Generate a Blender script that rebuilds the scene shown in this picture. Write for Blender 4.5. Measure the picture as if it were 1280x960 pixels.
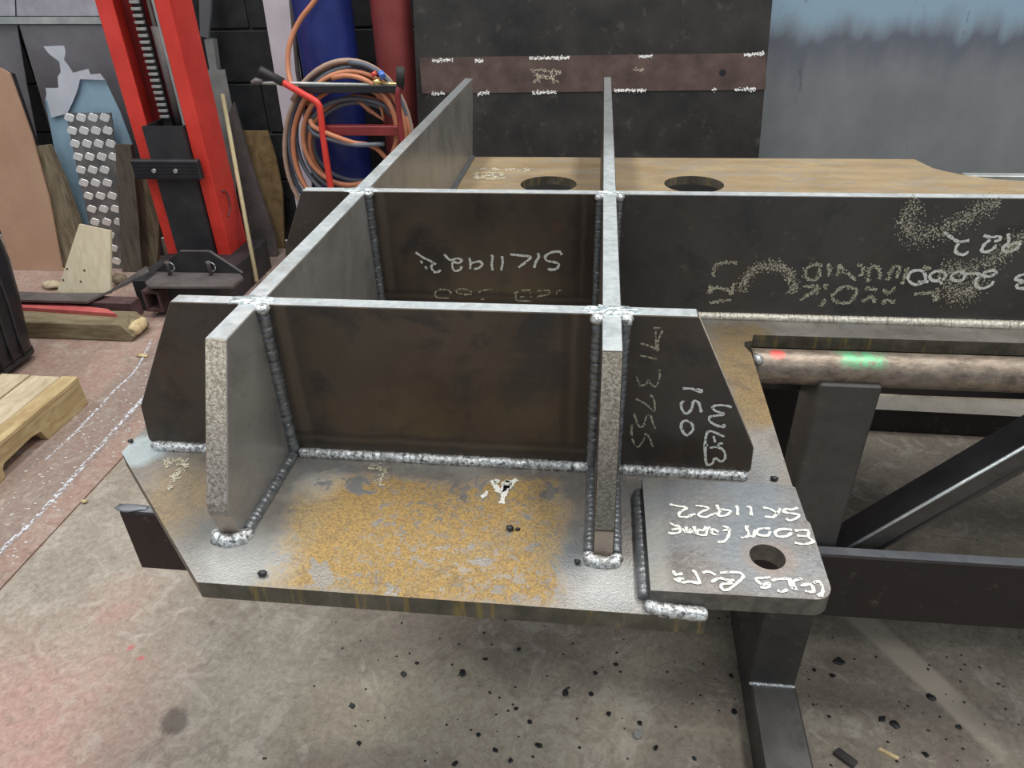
import bpy, bmesh, math, random
from mathutils import Vector, Matrix
from mathutils.geometry import tessellate_polygon
for o in list(bpy.data.objects): bpy.data.objects.remove(o, do_unlink=True)
random.seed(7)
SC = bpy.context.scene
COL = SC.collection
S = 0.775                      # drawing unit -> metres (applied to everything at the end)

# ---------------------------------------------------------------- camera
CF = 895.18
CL = Vector((-0.0145, -0.8208, 0.6492))
def _cam():
    pi, ro, ya = math.radians(-31.741), math.radians(1.4934), math.radians(7.08)
    R = Matrix.Rotation(ya, 3, 'Z') @ Matrix.Rotation(pi, 3, 'X') @ Matrix.Rotation(ro, 3, 'Y')
    return R @ Vector((1, 0, 0)), R @ Vector((0, 1, 0)), R @ Vector((0, 0, 1))
CR, CFW, CU = _cam()
cd = bpy.data.cameras.new('camera'); cam = bpy.data.objects.new('camera', cd); COL.objects.link(cam)
cd.sensor_width = 36; cd.lens = CF / 1280 * 36; cd.clip_start = 0.02; cd.clip_end = 100
M = Matrix((CR, CU, -CFW)).transposed().to_4x4(); M.translation = CL * S
cam.matrix_world = M
SC.camera = cam
# ---------------------------------------------------------------- world, lights, exposure
SC.view_settings.view_transform = 'Standard'; SC.view_settings.look = 'None'
SC.view_settings.gamma = 1; SC.view_settings.use_curve_mapping = False
SC.view_settings.exposure = 0.3
W = bpy.data.worlds.new('world'); SC.world = W; W.use_nodes = True
W.node_tree.nodes['Background'].inputs[0].default_value = (0.80, 0.90, 1.0, 1)
W.node_tree.nodes['Background'].inputs[1].default_value = 0.36
def strip_light(x, y, z, sx, sy, power, col=(1, 0.97, 0.92), tilt=0):
    l = bpy.data.lights.new('strip_light', 'AREA'); l.shape = 'RECTANGLE'; l.size = sx; l.size_y = sy
    l.energy = power; l.color = col
    o = bpy.data.objects.new('strip_light', l); COL.objects.link(o); o.location = (x, y, z)
    o.rotation_euler = (math.radians(tilt), 0, 0)
strip_light(-1.3, 1.0, 3.6, 0.5, 3.0, 72)
strip_light(1.2, 1.0, 3.6, 0.5, 3.0, 88)
strip_light(3.4, 0.9, 3.4, 0.5, 3.0, 55)
strip_light(-3.4, 0.4, 3.4, 0.5, 3.0, 40)
strip_light(0.0, -2.4, 3.4, 4.0, 0.5, 42)

# ---------------------------------------------------------------- pixel -> world helpers
def ray(x, y): return CFW + CR * ((x - 640) / CF) - CU * ((y - 480) / CF)
def at_z(x, y, z): d = ray(x, y); return CL + d * ((z - CL.z) / d.z)
def at_y(x, y, Y): d = ray(x, y); return CL + d * ((Y - CL.y) / d.y)
def at_x(x, y, X): d = ray(x, y); return CL + d * ((X - CL.x) / d.x)
def at_p(x, y, P, N): d = ray(x, y); return CL + d * ((Vector(P) - CL).dot(N) / d.dot(N))

# ---------------------------------------------------------------- node helpers
class NT:
    def __init__(s, name, scale=1.0):
        s.m = bpy.data.materials.new(name); s.m.use_nodes = True; s.t = s.m.node_tree
        s.b = s.t.nodes['Principled BSDF']; s.o = s.t.nodes['Material Output']
        tc = s.n('ShaderNodeTexCoord'); mp = s.n('ShaderNodeMapping')
        mp.inputs['Scale'].default_value = (1 / S,) * 3
        s.l(tc.outputs['Object'], mp.inputs[0]); s.v = mp.outputs[0]
    def n(s, k): return s.t.nodes.new(k)
    def l(s, a, b): s.t.links.new(a, b)
    def put(s, sock, v):
        if hasattr(v, 'is_linked') or hasattr(v, 'links'): s.l(v, sock)
        else:
            if isinstance(v, tuple) and len(v) == 3 and len(sock.default_value) == 4: v = v + (1,)
            sock.default_value = v
    def noise(s, sc, det=4, ro=0.6, vec=None, w=None, dist=0):
        q = s.n('ShaderNodeTexNoise'); q.inputs['Scale'].default_value = sc; q.inputs['Detail'].default_value = det
        q.inputs['Roughness'].default_value = ro; q.inputs['Distortion'].default_value = dist
        s.l(vec or s.v, q.inputs['Vector']); return q.outputs['Fac']
    def sep(s, vec=None):
        q = s.n('ShaderNodeSeparateXYZ'); s.l(vec or s.v, q.inputs[0]); return q.outputs
    def stretch(s, sc):
        q = s.n('ShaderNodeMapping'); q.inputs['Scale'].default_value = sc; s.l(s.v, q.inputs[0]); return q.outputs[0]
    def rot(s, ang, sc=(1, 1, 1)):
        q = s.n('ShaderNodeMapping'); q.inputs['Rotation'].default_value = ang; q.inputs['Scale'].default_value = sc
        s.l(s.v, q.inputs[0]); return q.outputs[0]
    def m_(s, op, a, b=0.0, clamp=False):
        q = s.n('ShaderNodeMath'); q.operation = op; q.use_clamp = clamp
        s.put(q.inputs[0], a); s.put(q.inputs[1], b); return q.outputs[0]
    def rng(s, f, a, b, c=0.0, d=1.0, smooth=False):
        q = s.n('ShaderNodeMapRange'); q.clamp = True
        if smooth: q.interpolation_type = 'SMOOTHSTEP'
        for i, v in enumerate((f, a, b, c, d)): s.put(q.inputs[i], v)
        return q.outputs[0]
    def mix(s, f, a, b, mode='MIX'):
        q = s.n('ShaderNodeMix'); q.data_type = 'RGBA'; q.blend_type = mode
        s.put(q.inputs[0], f); s.put(q.inputs[6], a); s.put(q.inputs[7], b); return q.outputs[2]
    def box(s, x0, x1, y0, y1, soft=0.03, amp=0.05, sc=8, ax=(0, 1)):
        """soft edged box mask on two object axes, its outline broken up by noise"""
        o = s.sep(); w = s.m_('MULTIPLY', s.m_('SUBTRACT', s.noise(sc, 5, 0.65), 0.5), amp * 2)
        f = None
        for a, lo, hi in ((ax[0], x0, x1), (ax[1], y0, y1)):
            p = s.m_('ADD', o[a], w)
            g = s.m_('MULTIPLY', s.rng(p, lo - soft, lo + soft), s.rng(p, hi + soft, hi - soft))
            f = g if f is None else s.m_('MULTIPLY', f, g)
        return f
    def blob(s, x, y, r, soft, amp=0.05, sc=6):
        o = s.sep(); w = s.m_('MULTIPLY', s.m_('SUBTRACT', s.noise(sc, 5, 0.65), 0.5), amp * 2)
        dx = s.m_('SUBTRACT', o[0], x); dy = s.m_('SUBTRACT', o[1], y)
        d = s.m_('SQRT', s.m_('ADD', s.m_('MULTIPLY', dx, dx), s.m_('MULTIPLY', dy, dy)))
        return s.rng(s.m_('ADD', d, w), r + soft, r - soft)
    def bump(s, h, st=0.3, dist=0.003):
        q = s.n('ShaderNodeBump'); q.inputs['Strength'].default_value = st; q.inputs['Distance'].default_value = dist
        s.l(h, q.inputs['Height']); s.l(q.outputs[0], s.b.inputs['Normal'])
    def fin(s, col, rough=0.6, metal=0.0, spec=None):
        s.put(s.b.inputs['Base Color'], col); s.put(s.b.inputs['Roughness'], rough); s.put(s.b.inputs['Metallic'], metal)
        if spec is not None: s.b.inputs['Specular IOR Level'].default_value = spec
        return s.m
def plain(name, c1, c2, sc=8, rough=0.6, metal=0.0, bump=0.0, fine=60, spec=None, lo=0.35, hi=0.65):
    t = NT(name)
    f = t.rng(t.noise(sc, 6, 0.65), lo, hi)
    c = t.mix(f, c1, c2)
    if bump: t.bump(t.noise(fine, 4, 0.7), bump, 0.002)
    return t.fin(c, rough, metal, spec)

# steel -------------------------------------------------------------------
def m_scale(name, a, b, brown, rough=0.42, metal=0.5):
    t = NT(name)
    n1 = t.noise(5, 6, 0.6); n2 = t.noise(28, 5, 0.7)
    c = t.mix(t.rng(n1, 0.3, 0.7), a, b)
    c = t.mix(t.m_('MULTIPLY', t.rng(t.noise(9, 5, 0.7, dist=0.6), 0.5, 0.72), 0.7), c, brown)
    c = t.mix(t.m_('MULTIPLY', t.rng(t.noise(7, 6, 0.7, dist=1.2), 0.48, 0.60), 0.45), c, b)
    c = t.mix(t.m_('MULTIPLY', t.rng(n2, 0.60, 0.72), 0.45), c, (0.19, 0.165, 0.13))
    c = t.mix(t.m_('MULTIPLY', t.rng(t.noise(12, 5, 0.7, dist=0.5), 0.55, 0.66), 0.5), c, (a[0] * .7, a[1] * .75, a[2] * .85))
    t.bump(t.noise(120, 3, 0.6), 0.12, 0.001)
    return t.fin(c, t.rng(n1, 0.3, 0.7, rough - 0.08, rough + 0.12), metal)
MAT = {}
MAT['scale'] = m_scale('mill_scale_steel', (0.050, 0.041, 0.036), (0.105, 0.088, 0.075), (0.11, 0.070, 0.040))
MAT['scale_blue'] = m_scale('blue_black_mill_scale', (0.050, 0.048, 0.047), (0.088, 0.083, 0.078), (0.080, 0.060, 0.042), 0.45, 0.4)
def m_web():
    t = NT('front_web_mill_scale')
    x, y, z = t.sep()
    c = t.mix(t.rng(t.noise(5, 6, 0.6), 0.3, 0.7), (0.055, 0.044, 0.036), (0.13, 0.10, 0.072))
    c = t.mix(t.m_('MULTIPLY', t.rng(t.noise(9, 5, 0.65, dist=0.4), 0.50, 0.60), 0.75), c, (0.045, 0.042, 0.043))
    mid = t.m_('MULTIPLY', t.rng(x, -.40, -.30), t.rng(z, .16, .08))
    c = t.mix(t.m_('MULTIPLY', mid, t.rng(t.noise(6, 4, 0.6), .35, .6, 0, .6)), c, (0.165, 0.125, 0.075))
    c = t.mix(t.m_('MULTIPLY', t.rng(t.noise(15, 6, 0.75), 0.60, 0.66), 0.5), c, (0.15, 0.085, 0.045))
    w = t.m_('MULTIPLY', t.m_('SUBTRACT', t.noise(16, 4, 0.6), 0.5), 0.012)
    def band(a, lo, hi, k, col, c):
        q = t.m_('ADD', a, w)
        m = t.m_('MULTIPLY', t.rng(q, lo - .003, lo + .003), t.rng(q, hi + .003, hi - .003))
        return t.mix(t.m_('MULTIPLY', m, k), c, col)
    for lo, hi, k, col in ((-.451, -.405, .5, (0.085, 0.070, 0.058)), (-.432, -.416, .8, (0.15, 0.12, 0.092)), (-.050, 0.0, .6, (0.055, 0.040, 0.032)), (-.038, -.030, .6, (0.12, 0.095, 0.07))):
        c = band(x, lo, hi, k, col, c)
    zb = t.m_('SUBTRACT', z, 0.026)
    c = band(zb, .0, .042, .6, (0.050, 0.042, 0.035), c)
    c = band(zb, .026, .034, .6, (0.13, 0.105, 0.08), c)
    t.bump(t.noise(120, 3, 0.6), 0.12, 0.001)
    return t.fin(c, t.rng(t.noise(5, 6, 0.6), 0.3, 0.7, 0.34, 0.52), 0.45)
MAT['web'] = m_web()
MAT['tube'] = m_scale('dark_tube_steel', (0.046, 0.043, 0.041), (0.105, 0.10, 0.095), (0.07, 0.06, 0.052), 0.45, 0.45)
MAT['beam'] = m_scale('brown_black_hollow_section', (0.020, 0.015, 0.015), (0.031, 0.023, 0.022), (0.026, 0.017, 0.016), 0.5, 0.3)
MAT['railtop'] = m_scale('blue_grey_rail_top', (0.16, 0.17, 0.19), (0.26, 0.275, 0.30), (0.14, 0.14, 0.15), 0.45, 0.35)  # rail's top face, paler and bluer than its sides
MAT['foottop'] = m_scale('grey_tube_top_with_shine', (0.12, 0.115, 0.11), (0.20, 0.195, 0.19), (0.10, 0.09, 0.08), 0.36, 0.5)  # shine along the foot tube's top, painted in as lighter grey
MAT['dusty'] = m_scale('dusty_lit_tube_top', (0.24, 0.22, 0.19), (0.34, 0.315, 0.28), (0.20, 0.18, 0.15), 0.7, 0.1)  # pale dust tone that also paints in the light on the top face
MAT['fin'] = m_scale('brushed_grey_plate', (0.25, 0.24, 0.222), (0.36, 0.345, 0.32), (0.19, 0.17, 0.15), 0.34, 0.5)
def m_ground():
    t = NT('ground_bright_steel')
    n = t.noise(60, 5, 0.7, dist=0.3); g = t.noise(9, 5, 0.7)
    c = t.mix(t.rng(n, 0.3, 0.7), (0.56, 0.62, 0.64), (0.92, 0.97, 0.98))
    c = t.mix(t.m_('MULTIPLY', t.rng(g, 0.52, 0.68), 0.5), c, (0.36, 0.37, 0.36))
    c = t.mix(t.m_('MULTIPLY', t.rng(t.sep()[1], 0.70, 1.0), 0.72), c, t.mix(n, (0.16, 0.165, 0.165), (0.30, 0.30, 0.29)))
    t.bump(n, 0.15, 0.001)
    return t.fin(c, 0.36, 0.6)
MAT['ground'] = m_ground()
def m_cut(name, a, b, hi, metal):
    t = NT(name)
    n = t.noise(260, 3, 0.75)
    c = t.mix(t.rng(n, 0.40, 0.60), a, b)
    z = t.sep()[2]
    c = t.mix(t.m_('MULTIPLY', t.rng(z, 0.13, 0.25), hi), c, t.mix(t.rng(n, 0.4, 0.6), (0.42, 0.36, 0.27), (0.95, 0.86, 0.70)))
    c = t.mix(t.rng(z, 0.075, 0.068), c, (0.46, 0.38, 0.31))
    t.bump(n, 0.6, 0.002)
    return t.fin(c, 0.45, metal)
MAT['cut'] = m_cut('bright_flame_cut_edge', (0.21, 0.18, 0.15), (0.46, 0.42, 0.37), 0.7, 0.4)
MAT['cut_dull'] = m_cut('dull_flame_cut_edge', (0.12, 0.105, 0.085), (0.22, 0.20, 0.17), 0.35, 0.45)
def m_weld(name, a, b, c3, rough=0.32, nsc=170, bs=0.7):
    t = NT(name)
    n = t.noise(nsc, 4, 0.75)
    c = t.mix(t.rng(n, 0.38, 0.58), a, b)
    c = t.mix(t.rng(t.noise(25, 4, 0.7), 0.52, 0.66), c, c3)
    t.bump(n, bs, 0.002)
    return t.fin(c, rough, 0.6)
MAT['weld'] = m_weld('fresh_silver_weld', (0.10, 0.10, 0.10), (0.92, 0.95, 0.96), (0.34, 0.34, 0.33))
MAT['weld_dark'] = m_weld('dull_weld', (0.13, 0.14, 0.15), (0.24, 0.25, 0.26), (0.17, 0.18, 0.19), 0.38, 90, 0.25)
MAT['weld_flat'] = m_weld('ground_flush_weld', (0.30, 0.37, 0.40), (0.92, 0.98, 1.0), (0.50, 0.58, 0.61), 0.28, 110, 0.6)
MAT['weld_beige'] = m_weld('cream_weld', (0.50, 0.46, 0.38), (0.95, 0.91, 0.80), (0.70, 0.66, 0.56), 0.5)
def m_base():
    t = NT('rusty_base_plate')
    g = t.mix(t.rng(t.noise(14, 5, 0.65), 0.3, 0.7), (0.21, 0.19, 0.165), (0.38, 0.355, 0.325))
    g = t.mix(t.m_('MULTIPLY', t.rng(t.noise(7, 5, 0.7), 0.52, 0.66), 0.6), g, (0.16, 0.185, 0.205))
    fine = t.noise(330, 2, 0.8)
    rust = t.mix(t.rng(fine, 0.36, 0.62), (0.20, 0.135, 0.062), (0.41, 0.265, 0.088))
    rust = t.mix(t.rng(t.noise(5, 4, 0.6), 0.45, 0.62), rust, t.mix(t.rng(fine, 0.4, 0.6), (0.20, 0.145, 0.082), (0.35, 0.26, 0.125)))
    m1 = t.box(-0.405, -0.045, -0.262, -0.042, 0.012, 0.055, 11)
    m2 = t.box(-0.64, -0.45, -0.19, -0.045, 0.03, 0.05, 9)
    m3 = t.box(0.215, 0.32, 0.12, 0.47, 0.02, 0.05, 9)
    # flakes missing from the rust skin
    hole = t.rng(t.noise(26, 4, 0.6, dist=0.4), 0.585, 0.61)
    patchy = t.rng(t.noise(75, 3, 0.8, dist=0.5), 0.40, 0.46)
    m1 = t.m_('MULTIPLY', m1, t.m_('SUBTRACT', 1.0, hole))
    m1 = t.m_('MULTIPLY', m1, t.m_('MAXIMUM', patchy, t.rng(t.noise(6, 3, 0.5), 0.45, 0.55, 0.15, 1.0)))
    m2 = t.m_('MULTIPLY', m2, 0.62); m3 = t.m_('MULTIPLY', m3, 0.75)
    c = t.mix(m1, g, rust)
    c = t.mix(t.m_('MAXIMUM', m2, m3), c, rust)
    # rear of the plate: even tan rust
    c = t.mix(t.m_('MULTIPLY', t.rng(t.noise(22, 6, 0.8, dist=0.7), 0.52, 0.62), 0.35), c, (0.10, 0.09, 0.08))
    tan = t.mix(t.rng(t.noise(4, 5, 0.6, vec=t.stretch((1, 3, 1))), 0.35, 0.65), (0.235, 0.165, 0.085), (0.33, 0.25, 0.145))
    tan = t.mix(t.m_('MULTIPLY', t.rng(t.noise(9, 5, 0.7, vec=t.stretch((1, 3, 1))), 0.50, 0.60), 0.6), tan, (0.22, 0.20, 0.175))
    tan = t.mix(t.m_('MULTIPLY', t.rng(t.noise(30, 6, 0.8, vec=t.stretch((1, 2, 1))), 0.45, 0.65), 0.3), tan, (0.15, 0.12, 0.085))
    tip = t.blob(-0.69, -0.012, 0.038, 0.008, 0.015, 25)
    c = t.mix(t.m_('MULTIPLY', tip, 0.8), c, (0.55, 0.64, 0.66))
    haz = t.m_('MAXIMUM', t.blob(-0.50, -0.165, 0.035, 0.03, 0.02, 20), t.blob(-0.02, -0.17, 0.03, 0.03, 0.02, 20))
    c = t.mix(t.m_('MULTIPLY', haz, 0.6), c, (0.12, 0.17, 0.21))
    pale = t.m_('MAXIMUM', t.blob(-0.43, -0.225, 0.05, 0.03, 0.03, 20), t.m_('MAXIMUM', t.blob(-0.40, -0.06, 0.03, 0.03, 0.03, 20), t.box(-0.02, 0.12, -0.25, -0.18, 0.02, 0.03, 20)))
    c = t.mix(t.m_('MULTIPLY', pale, 0.6), c, (0.46, 0.48, 0.48))
    back = t.rng(t.sep()[1], 0.50, 0.56)
    c = t.mix(back, c, tan)
    met = t.m_('MULTIPLY', t.m_('SUBTRACT', 1.0, t.m_('MAXIMUM', t.m_('MAXIMUM', m1, back), m2)), 0.55)
    ro = t.rng(met, 0, 0.55, 0.85, 0.40)
    t.bump(fine, 0.35, 0.0015)
    return t.fin(c, ro, met)
MAT['base'] = m_base()
def m_base_edge():
    t = NT('olive_sawn_edge')
    s_ = t.noise(60, 3, 0.6, vec=t.stretch((1, 1, 0.10)))
    c = t.mix(t.rng(t.noise(30, 4, 0.6), 0.35, 0.65), (0.085, 0.078, 0.058), (0.16, 0.145, 0.115))
    c = t.mix(t.m_('MULTIPLY', t.rng(s_, 0.56, 0.64), 0.7), c, (0.30, 0.22, 0.07))
    t.bump(t.noise(90, 3, 0.6), 0.4, 0.002)
    return t.fin(c, 0.55, 0.35)
MAT['base_edge'] = m_base_edge()
def m_tab():
    t = NT('heat_tinted_tab_steel')
    c = t.mix(t.rng(t.noise(16, 6, 0.7), 0.3, 0.7), (0.15, 0.135, 0.125), (0.27, 0.25, 0.235))
    c = t.mix(t.m_('MULTIPLY', t.rng(t.noise(160, 3, 0.8), 0.50, 0.66), 0.4), c, (0.40, 0.38, 0.35))
    c = t.mix(t.m_('MULTIPLY', t.rng(t.noise(90, 4, 0.8), 0.56, 0.68), 0.5), c, (0.09, 0.08, 0.075))
    c = t.mix(t.m_('MULTIPLY', t.box(0.05, 0.088, -0.26, -0.04, 0.008, 0.006, 20), 0.6), c, (0.34, 0.33, 0.29))
    c = t.mix(t.m_('MULTIPLY', t.rng(t.noise(7, 3, 0.5), 0.52, 0.68), 0.5), c, (0.19, 0.25, 0.30))
    c = t.mix(t.m_('MULTIPLY', t.blob(0.205, -0.184, 0.03, 0.012, 0.01), 0.5), c, (0.33, 0.22, 0.15))
    t.bump(t.noise(150, 3, 0.6), 0.25, 0.001)
    return t.fin(c, 0.42, 0.55)
MAT['tab'] = m_tab()
MAT['tab_edge'] = plain('dull_cut_tab_edge', (0.10, 0.095, 0.085), (0.20, 0.185, 0.165), 60, 0.45, 0.45, 0.4, 200)
def m_bar():
    t = NT('weathered_round_bar')
    f = t.noise(70, 5, 0.75, vec=t.stretch((0.5, 1, 1)))
    c = t.mix(t.rng(f, 0.35, 0.68), (0.13, 0.10, 0.078), (0.34, 0.28, 0.22))
    c = t.mix(t.rng(t.noise(6, 4, 0.6), 0.5, 0.62), c, t.mix(f, (0.16, 0.14, 0.12), (0.30, 0.26, 0.22)))
    x, y, z = t.sep()
    g = t.blob(0.475, 0.365, 0.040, 0.012, 0.02, 30)
    g = t.m_('MULTIPLY', t.m_('MULTIPLY', g, t.rng(t.noise(60, 4, 0.7), 0.38, 0.55)), t.rng(z, 0.006, 0.016))
    c = t.mix(t.m_('MULTIPLY', g, 0.8), c, (0.12, 0.46, 0.23))
    r = t.blob(0.328, 0.366, 0.011, 0.006, 0.004, 40)
    c = t.mix(t.m_('MULTIPLY', r, 0.9), c, (0.70, 0.09, 0.08))
    t.bump(f, 0.3, 0.002)
    return t.fin(c, 0.42, 0.5)
MAT['bar'] = m_bar()
def m_chalk(name, col, thr, sc, soft=0.05):
    t = NT(name)
    n = t.noise(sc, 3, 0.7)
    tr = t.n('ShaderNodeBsdfTransparent'); mx = t.n('ShaderNodeMixShader')
    t.fin(col, 0.9, 0, 0.1)
    t.l(t.rng(n, thr, thr + soft), mx.inputs[0]); t.l(tr.outputs[0], mx.inputs[1]); t.l(t.b.outputs[0], mx.inputs[2])
    t.l(mx.outputs[0], t.o.inputs[0]); return t.m
MAT['chalk'] = m_chalk('white_chalk', (0.74, 0.74, 0.68), 0.36, 260)
MAT['chalk_faint'] = m_chalk('faint_yellowish_chalk', (0.42, 0.39, 0.29), 0.44, 220)
MAT['chalk_dust'] = m_chalk('dusty_cream_stencil_paint', (0.42, 0.38, 0.27), 0.44, 260, 0.16)
MAT['chalk_dots'] = m_chalk('blotchy_cream_stencil_paint', (0.46, 0.43, 0.31), 0.40, 170, 0.12)

# floor -------------------------------------------------------------------
def m_floor():
    t = NT('worn_concrete')
    a = t.noise(2.2, 8, 0.62); b = t.noise(14, 6, 0.7, dist=0.5)
    c = t.mix(t.rng(a, 0.32, 0.68), (0.26, 0.225, 0.185), (0.41, 0.375, 0.325))
    c = t.mix(t.m_('MULTIPLY', t.rng(b, 0.45, 0.7), 0.5), c, (0.47, 0.435, 0.38))
    # left field, still carrying old red floor paint
    x, y, z = t.sep()
    w = t.m_('MULTIPLY', t.m_('SUBTRACT', t.noise(3, 4, 0.6), 0.5), 0.25)
    left = t.rng(x, -1.76, -1.775)
    c = t.mix(t.m_('MULTIPLY', left, t.rng(b, 0.25, 0.6, 0.85, 0.45)), c, (0.35, 0.195, 0.165))
    strip = t.m_('MULTIPLY', t.rng(x, -2.16, -2.12), t.rng(x, -1.86, -1.89))
    c = t.mix(t.m_('MULTIPLY', strip, 0.55), c, (0.22, 0.185, 0.17))
    p = t.m_('MAXIMUM', t.blob(-1.42, 0.05, 0.32, 0.18, 0.2, 4), t.m_('MULTIPLY', t.blob(-1.37, 0.50, 0.09, 0.07, 0.08, 7), 0.7))
    p = t.m_('MULTIPLY', p, t.rng(b, 0.25, 0.6, 1.0, 0.55))
    c = t.mix(p, c, (0.46, 0.27, 0.24))
    s1 = t.m_('MAXIMUM', t.blob(-1.25, 0.36, 0.006, 0.008, 0.012, 30), t.blob(-1.20, 0.33, 0.006, 0.006, 0.012, 30))
    c = t.mix(t.m_('MULTIPLY', s1, 0.8), c, (0.65, 0.10, 0.12))
    # shadow of the work painted darker into the concrete, carried on rightwards
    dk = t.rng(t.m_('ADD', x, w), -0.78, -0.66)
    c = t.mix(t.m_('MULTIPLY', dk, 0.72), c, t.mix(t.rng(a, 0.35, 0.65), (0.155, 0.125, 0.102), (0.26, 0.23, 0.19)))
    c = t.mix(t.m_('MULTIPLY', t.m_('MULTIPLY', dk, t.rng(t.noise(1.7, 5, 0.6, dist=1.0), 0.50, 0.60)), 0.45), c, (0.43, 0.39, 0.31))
    f2 = t.noise(55, 6, 0.8, dist=0.6)
    c = t.mix(0.55, c, t.mix(t.rng(f2, 0.35, 0.65), (0.30, 0.28, 0.26), (0.72, 0.72, 0.70)), 'OVERLAY')
    c = t.mix(t.m_('MULTIPLY', t.rng(t.noise(7, 7, 0.75, dist=1.4), 0.55, 0.62), 0.35), c, (0.55, 0.51, 0.45))
    c = t.mix(t.m_('MULTIPLY', t.rng(t.noise(9, 7, 0.75, dist=1.8), 0.57, 0.64), 0.40), c, (0.16, 0.14, 0.12))
    st = t.blob(-1.01, 0.165, 0.035, 0.010, 0.035, 18)
    c = t.mix(t.m_('MULTIPLY', st, 0.75), c, (0.10, 0.085, 0.07))
    # pale stripe of old tape, lower right
    v = t.rot((0, 0, math.radians(59)))
    q = t.sep(v)
    x0 = 0.80; y0 = 0.615; an = math.radians(59)
    px = x0 * math.cos(an) - y0 * math.sin(an); py = x0 * math.sin(an) + y0 * math.cos(an)
    m = t.m_('MULTIPLY', t.rng(q[1], py - 0.045, py - 0.03), t.rng(q[1], py + 0.045, py + 0.03))
    m = t.m_('MULTIPLY', m, t.m_('MULTIPLY', t.rng(x, 0.70, 0.73), t.rng(x, 1.02, 0.92)))
    c = t.mix(t.m_('MULTIPLY', m, 0.75), c, (0.50, 0.44, 0.36))
    sp = t.noise(75, 4, 0.75)
    c = t.mix(t.m_('MULTIPLY', t.rng(sp, 0.64, 0.70), 0.55), c, (0.09, 0.08, 0.07))
    c = t.mix(t.m_('MULTIPLY', t.rng(t.noise(48, 4, 0.8), 0.66, 0.70), 0.6), c, (0.62, 0.60, 0.55))
    t.bump(t.noise(35, 6, 0.75), 0.35, 0.006)
    return t.fin(c, t.rng(a, 0.3, 0.7, 0.55, 0.75), 0, 0.35)
MAT['floor'] = m_floor()
MAT['speck'] = plain('dry_cream_paint', (0.40, 0.365, 0.26), (0.62, 0.575, 0.45), 60, 0.9)
MAT['bright_speck'] = plain('white_paint_scar', (0.70, 0.70, 0.68), (0.88, 0.88, 0.86), 60, 0.7)
MAT['tape'] = m_chalk('chipped_white_floor_paint', (0.66, 0.68, 0.74), 0.47, 70)
MAT['chips'] = plain('pale_grit', (0.5, 0.48, 0.44), (0.7, 0.7, 0.68), 20)
MAT['block'] = plain('black_painted_block', (0.010, 0.012, 0.014), (0.026, 0.028, 0.031), 12, 0.55, 0, 0.6, 70)
MAT['mortar'] = plain('black_painted_mortar', (0.035, 0.034, 0.033), (0.06, 0.058, 0.055), 20, 0.8)
# things behind ------------------------------------------------------------
def m_red():
    t = NT('bright_red_paint')
    c = t.mix(t.rng(t.noise(6, 5, 0.6), 0.35, 0.65), (0.56, 0.035, 0.025), (0.70, 0.055, 0.040))
    c = t.mix(t.m_('MULTIPLY', t.rng(t.noise(20, 5, 0.7, vec=t.stretch((1, 1, .35))), 0.70, 0.72), 0.9), c, (0.02, 0.015, 0.015))
    return t.fin(c, 0.38)
MAT['red'] = m_red()
MAT['maroon'] = plain('maroon_paint', (0.16, 0.018, 0.020), (0.24, 0.03, 0.032), 8, 0.45)
MAT['dirty_maroon'] = plain('dirty_maroon_paint', (0.06, 0.030, 0.030), (0.13, 0.075, 0.075), 10, 0.6)
MAT['black'] = plain('black_plastic', (0.008, 0.009, 0.013), (0.016, 0.017, 0.024), 9, 0.42)
MAT['rubber'] = plain('black_rubber', (0.02, 0.02, 0.021), (0.035, 0.035, 0.036), 9, 0.6)
MAT['carriage'] = plain('black_grey_steel', (0.022, 0.022, 0.026), (0.045, 0.044, 0.048), 7, 0.5, 0.2)
MAT['greymetal'] = plain('dusty_grey_steel', (0.10, 0.088, 0.085), (0.17, 0.152, 0.15), 9, 0.55, 0.3)
MAT['zinc'] = plain('galvanised_steel', (0.34, 0.36, 0.35), (0.52, 0.54, 0.52), 9, 0.4, 0.5)
MAT['sheet'] = plain('violet_grey_sheet_steel', (0.155, 0.145, 0.155), (0.255, 0.245, 0.265), 3, 0.42, 0.45, lo=0.3, hi=0.7)
MAT['lav'] = plain('pale_lavender_sheet', (0.30, 0.29, 0.34), (0.48, 0.46, 0.52), 4, 0.45, 0.2)
MAT['blue'] = plain('pale_blue_sheet', (0.22, 0.35, 0.46), (0.33, 0.50, 0.62), 3, 0.45)
MAT['film'] = plain('milky_protective_film', (0.46, 0.50, 0.56), (0.60, 0.62, 0.70), 5, 0.4)
MAT['cardboard'] = plain('brown_board', (0.40, 0.235, 0.155), (0.50, 0.33, 0.225), 2, 0.75)
MAT['trail'] = plain('bright_alloy_tread', (0.75, 0.74, 0.72), (0.95, 0.95, 0.93), 30, 0.25, 0.6)
MAT['chequer'] = plain('alloy_chequer_plate', (0.15, 0.15, 0.15), (0.27, 0.265, 0.26), 10, 0.35, 0.7)
def wood(name, a, b, vs, sc=6, rough=0.75):
    t = NT(name); n = t.noise(sc, 6, 0.65, vec=t.stretch(vs), dist=0.8)
    c = t.mix(t.rng(n, 0.35, 0.65), a, b); t.bump(n, 0.4, 0.003); return t.fin(c, rough, 0, 0.25)
MAT['oldwood'] = wood('weathered_grey_timber', (0.12, 0.095, 0.062), (0.27, 0.225, 0.155), (6, 6, 1))
MAT['oldwood_x'] = wood('weathered_timber_baulk', (0.15, 0.115, 0.07), (0.30, 0.25, 0.16), (1, 6, 6))
MAT['darkwood'] = wood('dark_dusty_board', (0.075, 0.062, 0.05), (0.14, 0.12, 0.095), (6, 6, 1))
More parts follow.
